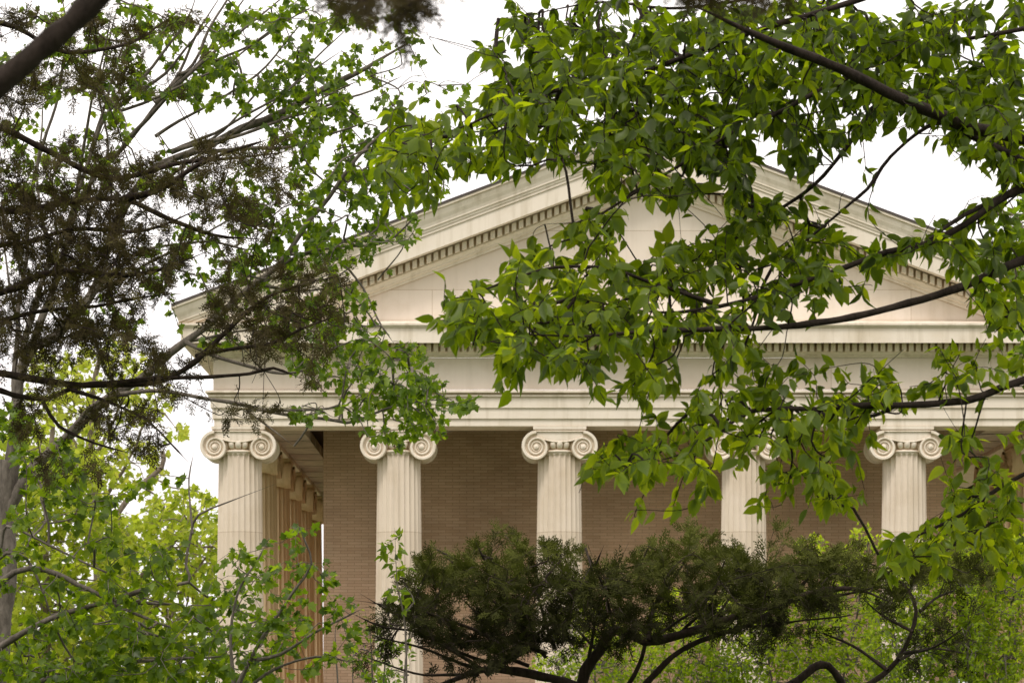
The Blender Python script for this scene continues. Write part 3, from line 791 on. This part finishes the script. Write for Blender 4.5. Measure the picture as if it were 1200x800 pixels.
# ---- grey-limbed maple at the left
DM=30.0
root=tree_root('maple_tree',-25,DM,'slender tree with pale grey forking limbs and small bright leaves behind the dark conifer','tree')
limbs=[(30,30,34,24,[(-25,base_py(-25,30)),(-10,900),(3,690),(6,600),(12,540)],'trunk'),
 (30,30,13.6,6.6,[(12,540),(30,424),(64,393),(105,345),(140,262),(169,209),(219,180),(270,155),(324,135),(380,108),(440,72),(480,50)]),
 (30,29.5,9.9,2.4,[(14,520),(30,400),(60,310),(91,223),(111,162),(135,128),(179,78),(216,27),(235,-20)]),
 (30,30.5,9.9,2.4,[(30,424),(70,310),(101,226),(145,169),(182,121),(209,88),(230,44),(262,-10)]),
 (30.2,30.5,5.6,1.8,[(182,121),(205,95),(235,60),(267,0),(290,-40)]),
 (29.8,29.4,4.3,1.6,[(135,132),(169,121),(216,98),(263,74),(304,44),(368,7)]),
 (30,29.6,4.3,1.6,[(182,160),(236,125),(287,98),(324,64),(360,20)]),
 (30,30,4.3,1.6,[(200,178),(263,148),(324,118),(370,70),(410,30)]),
 (30,31,8.1,2.4,[(8,560),(20,420),(34,240),(54,169),(68,111),(75,40),(70,-30)]),
 (30,29,15,3,[(-2,620),(40,545),(110,484),(162,447),(216,400),(243,376),(300,333),(340,298),(375,245),(400,205),(440,160),(500,110)]),
 (29.6,29,5.0,1.6,[(300,333),(350,300),(400,290),(450,285),(500,240)]),
 (29.5,28.5,7.4,2.4,[(60,530),(120,470),(162,459),(203,457),(250,467),(297,479),(341,488),(400,494),(413,491),(447,478),(490,470),(520,468)]),
 (28.9,28.4,3.7,1.6,[(290,480),(324,481),(368,478),(395,474),(401,450),(410,420),(430,395)]),
 (28.6,28.2,2.5,1.6,[(413,491),(425,468),(445,455),(470,440)]),
 (28.7,28.4,2.5,1.6,[(401,492),(403,470),(412,450),(440,420)]),
 (29,28.6,3.1,1.6,[(290,482),(315,500),(335,515)]),
 (29.4,28.6,5.6,1.6,[(216,400),(270,425),(330,437),(370,428),(395,405),(430,395)]),
 (30,30,5.0,1.6,[(105,345),(160,300),(230,285),(300,290),(350,260)]),
 (30,30.5,4.3,1.6,[(60,310),(100,260),(125,190),(120,120),(125,60),(140,0)]),
 (30,30,3.7,1.6,[(440,160),(470,155),(500,168),(530,160)]),
 (30,29,4.3,1.6,[(340,298),(390,300),(420,330),(440,370),(460,400)]),
]
fan=[((91,223),(130,20)),((111,162),(160,-10)),((145,169),(300,-20)),((182,121),(340,-10)),((169,209),(350,60)),((160,240),(400,60)),((200,178),(420,95)),((230,178),(440,140)),((270,155),(470,90)),((135,128),(250,20)),((209,88),(330,30)),((60,310),(50,120)),((30,424),(0,250)),((105,345),(280,250)),((216,400),(330,380)),((300,333),(430,330)),((243,376),(360,310))]
for (ax,ay),(bx,by) in fan:
    mxx,myy=(ax+bx)/2+rng.uniform(-12,4),(ay+by)/2+rng.uniform(-4,16)
    limbs.append((30+rng.uniform(-.3,.3),30+rng.uniform(-1,1),rng.uniform(4,6.5),1.6,[(ax,ay),(mxx,myy),(bx,by)]))
nodesM=make_limbs(root,limbs,M_barkM,0.12,0.02)
gm=G('''
3355643367451
45475254543562
33674545887553
325321427876
443222215685
3343222578865
.....34678556
11112467774
...24455576
..2332346877
........48884
........257985
........3.186''')
a2=grid_anchors(gm,None,2.0)
a2=thin_out(a2,GAPS_B)
foliage('crown',root,nodesM,to3d(a2,nodesM,None,0.7),M_barkM,M_leafM,'maple',r0=0.004,size=0.074,spacing=0.032,per_tip=4,maxsub=8,droop=0.7,tone=(0.5,0.22),bf=0.3,thr=1.0,rmax=0.03,cover=gm,gaps=GAPS_B)
settle(root)

# ---- dark conifer at the left
DC=18.0
root=tree_root('conifer_tree',-230,18,'dark brown-green conifer with drooping feathery sprays filling the left side','tree')
tx=-230
limbs=[(18,18,120,70,[(tx,base_py(tx,18)),(tx+10,700),(tx,200),(tx+15,-300)],'trunk'),
 (18,17.6,16,4,[(tx,330),(-80,345),(0,339),(44,324),(101,321),(145,324),(189,316),(230,300)]),
 (18,18.2,14,4,[(tx,200),(-80,240),(0,250),(84,237),(145,233),(190,248),(250,275),(300,280)]),
 (18,17.5,14,4,[(tx,410),(-80,428),(0,440),(51,445),(101,451),(169,447),(196,438),(230,417),(270,383),(310,350),(350,335),(390,325)]),
 (18,17.8,13,4,[(tx,420),(-60,440),(0,457),(20,466),(51,471),(84,457),(111,450),(150,446)]),
 (17.6,17.3,7,3,[(130,449),(180,445),(230,443),(290,440),(320,432),(345,440)]),
 (17.7,17.2,6,2.5,[(230,417),(265,410),(310,400),(350,385),(390,372)]),
 (17.6,17.4,5,2,[(84,457),(130,470),(170,490),(200,520),(215,535)]),
 (17.8,17.6,5,2,[(51,471),(70,500),(110,520),(150,530)]),
 (18,18.5,12,4,[(tx,60),(-80,120),(0,150),(60,180),(130,205),(210,190),(280,185),(320,180)]),
 (18,18.5,10,3,[(tx,-20),(-60,20),(20,30),(80,60),(150,50),(200,20)]),
 (18,17.6,11,3,[(tx,260),(-60,290),(20,285),(80,270),(150,275),(200,260),(240,240)]),
 (18,17.6,10,3,[(tx,370),(-60,380),(0,375),(60,365),(110,360),(160,350),(200,345)]),
 (18,17.6,9,3,[(145,233),(190,222),(230,200),(270,178),(310,165)]),
]
nodesC=make_limbs(root,limbs,M_barkC,0.08,0.014)
gc=G('''
6542321
.5423..
55641..
553431.
566567862
777778762
99998642
9998642134
9998645676
8986225664
6753234542
3333332321
443343332
34443''')
a2=grid_anchors(gc,None,2.0)
extra=np.stack([rng.uniform(-180,0,260),rng.uniform(-60,480,260)],1); a2=np.concatenate([a2,extra])
a2=thin_out(a2,GAPS_B)
foliage('crown',root,nodesC,to3d(a2,nodesC,None,0.5),M_barkC,M_needC,'plume',r0=0.0018,size=0.095,spacing=0.024,per_tip=4,maxsub=9,tone=(0.45,0.22),bf=0.3,upward=-0.05,rmax=0.014,cover=gc,plw=1.7,gaps=GAPS_B)
settle(root)

# ---- near, out-of-focus conifer whose limbs cross the top corner
root=tree_root('overhanging_conifer',-700,5.2,'blurred near conifer whose thick dark limb crosses the top left corner','tree')
tx=-700
limbs=[(5.2,5.3,330,230,[(tx,base_py(tx,5.2)),(tx,1100),(tx+30,300),(tx,-900)],'trunk'),
 (5.2,5.4,46,20,[(tx,620),(-400,420),(-120,200),(0,97),(40,62),(80,30),(118,-5),(180,-60),(300,-140),(500,-170)]),
 (5.4,5.2,24,7,[(180,-60),(300,-95),(400,-75),(520,-60),(650,-50),(800,-32),(940,-26)]),
 (5.4,5.0,10,4,[(300,-95),(400,-40),(450,-8),(500,12)]),
]
nodesN=make_limbs(root,limbs,M_barkR,0.04,0.004)
a2=blob_anchors([(450,-5,65,22,9),(480,30,30,12,2),(860,-18,75,20,9),(640,-40,140,14,6)],1.6)
foliage('crown',root,nodesN,to3d(a2,nodesN,None,0.15),M_barkC,M_needC,'plume',r0=0.0012,size=0.05,spacing=0.012,per_tip=4,maxsub=9,tone=(0.3,0.15),upward=-0.35,rmax=0.006)
settle(root)

# ---- spreading juniper in front of the portico
DJ=20.0
root=tree_root('spreading_juniper',720,20,'flat-topped dark juniper with contorted black limbs standing before the columns','tree')
tx=720
limbs=[(20,20,43.4,22.1,[(tx,base_py(tx,20)),(tx-25,1050),(tx+10,930),(tx-10,840)],'trunk'),
 (20,19.6,19.8,4.5,[(tx-10,850),(680,812),(619,790),(569,786),(540,790),(562,780),(602,765),(625,745),(618,730),(600,712),(586,688),(569,661)][:4]+[(540,795),(500,806)]),
 (19.8,19.4,11.2,2.6,[(569,787),(602,766),(624,746),(604,722),(586,688),(569,661),(560,640)]),
 (20,19.6,16.1,6.5,[(tx-10,850),(683,800),(704,766),(721,741),(754,753),(781,746),(800,739),(834,729),(901,709),(952,692),(1002,690),(1036,702)]),
 (20,20,7.4,2.6,[(tx-10,840),(737,800),(751,766),(761,719),(781,689),(800,660),(815,645)]),
 (20.2,20.6,14.9,3.2,[(tx-10,860),(840,850),(960,830),(1019,800),(1053,773),(1070,746),(1078,716),(1067,689),(1036,665),(1000,655)]),
 (20,19.7,9.9,3.2,[(tx,850),(770,790),(800,762),(867,735),(900,712),(930,690),(960,665)]),
 (19.7,19.3,5.0,2.0,[(569,786),(530,760),(490,740),(450,735),(420,722)]),
 (19.8,19.2,5.0,2.0,[(602,766),(560,735),(510,720),(470,712),(430,705)]),
 (19.7,19.3,5.0,2.0,[(625,746),(660,720),(690,690),(700,660),(705,645)]),
 (19.6,19.2,4.3,2.0,[(604,722),(640,700),(660,670),(650,645)]),
 (20.2,20.6,21.1,7.8,[(tx,900),(840,850),(918,802),(958,778),(985,800),(1010,850)]),
 (19.6,20,5.0,2.0,[(586,688),(555,665),(525,650),(505,640)]),
 (20,20.4,4.3,2.0,[(834,729),(860,690),(870,665),(880,650)]),
 (20.4,20.8,4.3,2.0,[(1078,716),(1100,700),(1120,690)]),
 (20.4,20.8,4.3,2.0,[(1053,773),(1090,760),(1130,765)]),
 (20,19.6,4.3,2.0,[(721,741),(700,715),(730,690),(750,660),(760,640)]),
]
for (ax,ay),(bx,by) in [((640,770),(520,650)),((620,780),(470,680)),((600,785),(430,700)),((569,786),(440,745)),((650,760),(600,640)),((660,750),(660,640)),((690,770),(730,650)),((560,790),(430,770)),((704,766),(640,690)),((760,750),(800,650)),((800,739),(850,655)),((834,729),(900,665)),((880,715),(960,660)),((721,741),(690,650)),((860,735),(1000,720)),((940,700),(1060,680)),((1060,765),(1130,735)),((1070,740),(1010,700)),((1040,785),(960,740)),((640,765),(540,700)),((754,752),(840,690))]:
    mx_,my_=(ax+bx)/2+rng.uniform(-10,10),(ay+by)/2+rng.uniform(-6,14)
    limbs.append((19.9+rng.uniform(-.2,.2),19.7+rng.uniform(-.6,.6),rng.uniform(4,6),1.6,[(ax,ay),(mx_,my_),(bx,by)]))
nodesJ=make_limbs(root,limbs,M_barkC,0.07,0.016)
gj=[ # cells of 20 px for a crisp skyline; rows start at y=620
 ]
gjt=G('''
..............................................................
..........................001123........333.22................
.........................5888877764..587667676776677765454.....
.......................279999999998889988999999887887776541....
.....................1258999999999999999999988888777776654.....
......................69999999999999999999998876665442111......
.....................5999999999999999888776654322211111211.....
.....................4677888776655443322222222111000111221.....
.....................234444433221100111100000000000001111......
.....................12222221111000000000000000000000111.......
.....................111111100000000000000000000000001.........
''',r0=30)
a2=grid_anchors(gjt,None,0.68,cell=20)
foliage('crown',root,nodesJ,to3d(a2,nodesJ,None,0.6),M_barkC,M_needJ,'plume',r0=0.0018,size=0.10,spacing=0.022,per_tip=5,maxsub=9,tone=(0.45,0.2),bf=0.3,upward=0.22,rmax=0.012,tone_up=0.75,cover=gjt,cell=20,plw=1.5)  # lit top and dark interior painted into the needle tone
settle(root)

# ---- understory maple, bottom left
root=tree_root('understory_maple',-60,24,'low spreading tree with dark green leaves and bent grey limbs in the bottom left corner','tree')
tx=-60
limbs=[(24,24,40,26,[(tx,base_py(tx,24)),(tx-5,1000),(tx+8,850),(tx+20,740)],'trunk'),
 (24,23.5,11,2,[(tx+20,740),(0,684),(34,667),(68,673),(95,687),(120,700),(150,730),(190,745),(240,770)]),
 (24,23.5,11,1.6,[(tx+10,800),(0,755),(57,724),(101,709),(135,702),(182,692),(223,684),(219,662),(226,625),(233,603),(267,587),(304,574)]),
 (23.6,23.8,3,1.5,[(226,625),(223,590),(222,560),(226,535)]),
 (23.7,23.4,6,3,[(135,704),(170,706),(210,708)]),
 (24,23.7,5,2,[(tx+20,740),(0,640),(10,618),(60,640),(110,665),(150,680)]),
 (24,23.4,9,2,[(tx,850),(40,800),(100,780),(180,775),(260,768),(300,760)]),
 (23.7,23.3,5,2,[(120,700),(160,720),(200,735),(250,740)]),
 (24,24,6,2.5,[(tx+20,740),(-10,660),(20,650),(40,670),(60,720)]),
]
nodesF=make_limbs(root,limbs,M_barkM,0.1,0.016)
gf=G('''
1.......
232.....
2343.....
33541....
23554121.
345554321
7888876431
9999998532''',r0=12)
a2=grid_anchors(gf,None,2.3)
foliage('crown',root,nodesF,to3d(a2,nodesF,None,0.6),M_barkM,M_leafF,'maple',r0=0.0026,size=0.072,spacing=0.034,per_tip=4,maxsub=8,droop=0.5,tone=(0.45,0.22),bf=0.3)
settle(root)

# ---- sapling leaning before the corner column
root=tree_root('maple_sapling',250,22,'young sapling with fresh green lobed leaves in front of the corner column','tree')
limbs=[(22,22,9,6,[(250,base_py(250,22)),(252,950),(262,860),(280,800)],'trunk'),
 (22,21.8,6,2,[(280,800),(300,760),(325,720),(345,690),(365,660),(352,620)]),
 (22,21.7,5,2,[(290,775),(330,765),(370,740),(400,725),(420,715)]),
 (22,22,5,2,[(270,830),(310,790),(370,770),(410,775)]),
 (22,22.1,5,2,[(275,815),(270,740),(280,690),(300,660),(310,640)]),
]
nodesG=make_limbs(root,limbs,M_barkM,0.08,0.008)
a2=blob_anchors([(352,618,16,14,7),(330,650,28,18,6),(275,655,22,18,7),(300,690,24,20,6),(256,690,12,12,4),(365,665,18,16,5),(345,700,28,18,5),(390,700,14,40,4),(300,730,40,24,6),(380,745,40,28,3),(290,765,36,22,4),(400,705,10,16,5),(416,720,10,14,4)],1.9)
foliage('crown',root,nodesG,to3d(a2,nodesG,None,0.25),M_barkM,M_leafM,'maple',r0=0.0018,size=0.060,spacing=0.036,per_tip=3,maxsub=8,droop=0.35,tone=(0.5,0.22))
settle(root)

# ---- upright shoot before the second column
root=tree_root('leafy_shoot',478,18,'single slender upright shoot with small leaves before the second column','plant')
limbs=[(18,18,4.5,1.6,[(485,base_py(485,18)),(480,900),(474,740),(466,690),(464,660),(463,632)],'stem'),
       (18,18,2.4,1.4,[(471,720),(485,705),(478,690)])]
nodesH=make_limbs(root,limbs,M_barkM,0.05,0.004)
a2=np.array([(463,630),(470,626),(458,634),(455,640),(448,645),(468,645),(461,655),(457,660),(470,655),(474,665),(450,650),(466,668),(461,688),(455,695),(472,692),(470,705),(474,715),(479,712),(459,700),(480,700),(476,665)],float)
foliage('leaves',root,nodesH,to3d(a2,nodesH,None,0.06),M_barkM,M_leafM,'small',r0=0.0012,size=0.062,spacing=0.02,per_tip=3,maxsub=4,droop=0.1,tone=(0.6,0.2))
settle(root)

# ---- shrubs on the right and behind the juniper
def shrub(name,label,cat,px,D,blobs,stems,k=1.5,size=0.06,leaf=M_leafS,kind='small',tone=(0.5,0.22),sd=0.5,group=None,spacing=0.03,thr=1.0,droop=0.15):
    root=tree_root(name,px,D,label,cat,group); by=base_py(px,D)
    L=[]
    for i,(sx,sy) in enumerate(stems):
        m=((px+sx)/2+rng.uniform(-12,12),(by+sy)/2)
        L.append((D+rng.uniform(-.1,.1),D+rng.uniform(-sd,sd),5,1.8,[(px+rng.uniform(-25,25),by),m,(sx+rng.uniform(-6,6),sy+40),(sx,sy)],'stem'))
    nd=make_limbs(root,L,M_barkM,0.12,0.015)
    a2=blob_anchors(blobs,k)
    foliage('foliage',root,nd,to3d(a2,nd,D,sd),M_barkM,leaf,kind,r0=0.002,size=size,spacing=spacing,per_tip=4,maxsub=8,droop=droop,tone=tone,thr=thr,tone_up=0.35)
    settle(root)
shrub('leafy_shrub','tall bright green shrub at the right edge below the drooping branch','shrub',1140,34,
  [(1075,665,38,28,6),(1140,660,40,35,7),(1185,665,30,45,7),(1150,645,50,24,8),(1100,650,30,18,5),(1110,720,60,45,8),(1180,740,35,60,8),(1060,760,50,45,8),(1140,780,60,30,8),(1040,700,30,25,5)],
  [(1020,640),(1065,650),(1100,640),(1135,630),(1165,625),(1195,630),(1050,700),(1180,690)],k=20)
shrub('leafy_shrub','light green shrub showing through the gaps under the juniper, right of centre','shrub',930,36,
  [(950,640,18,16,4),(1010,622,12,10,3),(1000,655,22,22,4),(860,740,50,45,6),(930,730,55,45,7),(990,730,45,55,7),(900,785,80,28,8),(1000,785,60,25,8),(1025,640,14,12,3)],
  [(950,630),(1012,615),(900,700),(860,710),(990,680),(930,690)],k=17)
shrub('leafy_shrub','pale green shrub low behind the thick bent limbs of the juniper','shrub',740,36,
  [(690,740,40,30,4),(740,770,50,30,6),(800,740,45,50,6),(660,780,40,20,5),(820,790,60,20,7),(700,790,50,15,6)],
  [(700,720),(760,730),(800,700),(830,740),(660,760)],k=15)
shrub('low_bush','small light green bush low in front of the second column','shrub',440,24,
  [(430,740,22,18,3),(455,760,30,20,4),(420,775,25,20,5),(450,790,40,14,6),(480,700,20,20,1.5),(400,735,12,12,2)],
  [(430,725),(455,740),(415,755),(480,690),(395,730)],k=5,size=0.055,leaf=M_leafM,kind='small',tone=(0.6,0.2))

# ---- trees beyond
def far_tree(name,label,px,D,blobs,limbs,k,size,leaf=M_leafB,kind='maple',sd=2.0,tone=(0.5,0.22),group=None,bark=M_barkB,spacing=0.12,thr=1.0,tw=14):
    root=tree_root(name,px,D,label,'tree',group)
    L=[(D,D,tw,tw*0.4,[(px,base_py(px,D))]+limbs[0],'trunk')]+[(D,D+rng.uniform(-sd,sd)*0.6,w,2.0,pts) for w,pts in limbs[1:]]
    nd=make_limbs(root,L,bark,0.4,0.05)
    a2=blob_anchors(blobs,k)
    foliage('crown',root,nd,to3d(a2,nd,D,sd),bark,leaf,kind,r0=0.006,size=size,spacing=spacing,per_tip=5,maxsub=9,droop=0.4,tone=tone,rmax=0.07,thr=thr)
    settle(root)
far_tree('spring_tree','yellow-green spring tree with a stout brown trunk at the far left',52,78,
  [(30,540,45,50,6),(80,560,55,45,6),(60,620,70,50,7),(30,680,60,40,7),(110,650,50,50,7),(20,600,40,50,6),(40,740,60,60,7),(120,750,70,60,7)],
  [[(53,690),(52,620),(58,560),(62,500)],(5,[(53,640),(90,600),(120,570)]),(5,[(53,650),(20,600),(0,560)]),(4,[(56,590),(80,560),(100,530)])],4.5,0.19)
far_tree('spring_tree','pale yellow-green tree against the white sky, left of the corner column',178,88,
  [(215,590,35,25,7),(185,620,40,30,7),(225,640,40,45,7),(150,640,45,45,7),(235,690,50,50,8),(170,700,70,50,8),(190,760,90,50,8),(255,610,20,30,4),(130,770,80,50,7),(60,780,60,40,6)],
  [[(178,760),(160,680),(138,600),(165,570),(190,548),(190,528)],(6,[(160,680),(200,640),(230,600)]),(5,[(170,720),(220,680),(250,640)])],4.5,0.2)
far_tree('spring_tree','tallest yellow-leaved tree glimpsed behind the dark conifer boughs',120,96,
  [(130,430,50,35,5),(180,470,30,25,4),(100,480,60,35,5),(205,505,15,12,5),(60,450,50,40,5),(150,540,50,30,4),(185,440,14,12,3),(90,530,60,30,6),(180,585,20,16,2)],
  [[(115,700),(112,600),(105,520),(110,450),(120,410)],(5,[(112,600),(150,540),(180,480),(205,500)]),(5,[(110,560),(80,500),(60,450)]),(5,[(108,540),(140,480),(160,430)])],4.2,0.2,tone=(0.75,0.2))
far_tree('spring_tree','light green tree seen between the limbs at the right edge',1215,42,
  [(1185,240,30,30,5),(1165,300,25,25,4),(1190,345,25,40,6),(1160,345,20,14,4),(1195,400,16,30,6),(1240,300,60,120,6)],
  [[(1225,500),(1230,350),(1225,200)],(6,[(1228,420),(1195,350),(1170,300)]),(6,[(1228,330),(1200,270),(1180,230)])],2.2,0.14,leaf=M_leafM,sd=1.0,spacing=0.08)
far_tree('background_tree','dark tree glimpsed through the right end of the portico',1165,92,
  [(1150,560,60,60,9),(1160,660,70,70,9),(1230,600,60,90,9),(1160,740,80,50,9)],
  [[(1165,700),(1165,600),(1160,520)],(6,[(1165,640),(1200,600)]),(6,[(1165,640),(1130,600)])],6,0.34,leaf=M_needJ,tone=(0.2,0.15),spacing=0.14)

# far wood closing the horizon
def wood():
    lm=LM(); n=15000
    ang=rng.uniform(-0.75,0.75,n); rr=rng.uniform(165,230,n); ht=(6+4*np.sin(ang*23)+2*np.sin(ang*61))*np.sqrt(rng.random(n))
    pos=np.stack([rr*np.sin(ang),CY+rr*np.cos(ang),-2.5+ht],1)
    Y=nrm(rng.normal(size=(n,3))); Z=nrm(np.cross(Y,rng.normal(size=(n,3)))); X=np.cross(Y,Z)
    lm.inst(MP[0],MP[1],pos,X,Y,Z,rng.uniform(0.9,1.8,n),0,np.clip(rng.normal(0.45,0.2,n),0,1),MP[2])
    o=lm.build('far_woods',[M_leafF]); tag(o,'low far wood along the horizon',None,None,'stuff')
wood()

# ------------------------------------------------------------------ light, sky
SUN_EL,SUN_AZ=R_(58),R_(205)                    # azimuth clockwise from +y: behind the viewer, to the left
w=bpy.data.worlds.new('World'); S.world=w; w.use_nodes=True
ns=w.node_tree.nodes; L=w.node_tree.links; ns.clear()
sky=N(ns,'ShaderNodeTexSky',sky_type='NISHITA'); sky.sun_disc=False; sky.sun_elevation=SUN_EL; sky.sun_rotation=SUN_AZ; sky.dust_density=4.0
tc=N(ns,'ShaderNodeTexCoord'); sp=N(ns,'ShaderNodeSeparateXYZ'); L.new(tc.outputs['Generated'],sp.inputs[0])
cl=ramp(ns,[(0.0,(0.61,0.58,0.575)),(0.25,(0.77,0.73,0.70)),(1.0,(1.08,1.015,0.955))]); L.new(sp.outputs['Z'],cl.inputs['Fac'])
nz=N(ns,'ShaderNodeTexNoise',Scale=2.2,Detail=6.0); L.new(tc.outputs['Generated'],nz.inputs['Vector'])
r2=ramp(ns,[(0.3,(0.92,0.92,0.93)),(0.7,(1.06,1.05,1.05))]); L.new(nz.outputs['Fac'],r2.inputs['Fac'])
mu0=N(ns,'ShaderNodeMixRGB',blend_type='MULTIPLY',Fac=1.0); L.new(cl.outputs['Color'],mu0.inputs[1]); L.new(r2.outputs['Color'],mu0.inputs[2])
zy=N(ns,'ShaderNodeMath',operation='MULTIPLY_ADD'); L.new(sp.outputs['Y'],zy.inputs[0]); zy.inputs[1].default_value=0.9; L.new(sp.outputs['Z'],zy.inputs[2])
low_dim=ramp(ns,[(0.0,(0.50,0.49,0.44)),(0.12,(1,1,1))])
zz=N(ns,'ShaderNodeMath',operation='ADD'); L.new(zy.outputs[0],zz.inputs[0]); zz.inputs[1].default_value=0.35; L.new(zz.outputs[0],low_dim.inputs['Fac'])   # added darkening of the low sky behind the viewer, cuts front fill
mu=N(ns,'ShaderNodeMixRGB',blend_type='MULTIPLY',Fac=1.0); L.new(mu0.outputs[0],mu.inputs[1]); L.new(low_dim.outputs['Color'],mu.inputs[2])
sc=N(ns,'ShaderNodeVectorMath',operation='SCALE'); L.new(mu.outputs[0],sc.inputs[0]); sc.inputs['Scale'].default_value=22.0   # bright overcast layer
mx=N(ns,'ShaderNodeMixRGB',Fac=0.92); L.new(sky.outputs[0],mx.inputs[1]); L.new(sc.outputs[0],mx.inputs[2])
bg=N(ns,'ShaderNodeBackground',Strength=0.1); L.new(mx.outputs[0],bg.inputs['Color'])
ow=N(ns,'ShaderNodeOutputWorld'); L.new(bg.outputs[0],ow.inputs['Surface'])
sl=bpy.data.lights.new('sun','SUN'); sl.energy=1.7; sl.angle=R_(14); sl.color=(1.0,0.94,0.85)
so=bpy.data.objects.new('sun',sl); COL.objects.link(so)
d=np.array([math.sin(SUN_AZ)*math.cos(SUN_EL),math.cos(SUN_AZ)*math.cos(SUN_EL),math.sin(SUN_EL)])
from mathutils import Vector
so.rotation_euler=Vector(-d).to_track_quat('-Z','Y').to_euler(); so.location=(-20,-40,40)

# ------------------------------------------------------------------ camera
cam=bpy.data.cameras.new('camera'); co=bpy.data.objects.new('camera',cam); COL.objects.link(co)
co.location=(0,CY,H); co.rotation_euler=(R_(90),0,0)
cam.sensor_width=36; cam.lens=36*F/1200; cam.shift_y=(HY-400)/1200
cam.clip_start=0.1; cam.clip_end=3000
cam.dof.use_dof=True; cam.dof.focus_distance=20.0; cam.dof.aperture_fstop=12.0
S.camera=co
S.view_settings.view_transform='Standard'; S.view_settings.look='None'; S.view_settings.exposure=0; S.view_settings.gamma=1
S.render.engine='CYCLES'
cy=S.cycles; cy.max_bounces=7; cy.diffuse_bounces=4; cy.glossy_bounces=2; cy.transmission_bounces=5; cy.use_denoising=True
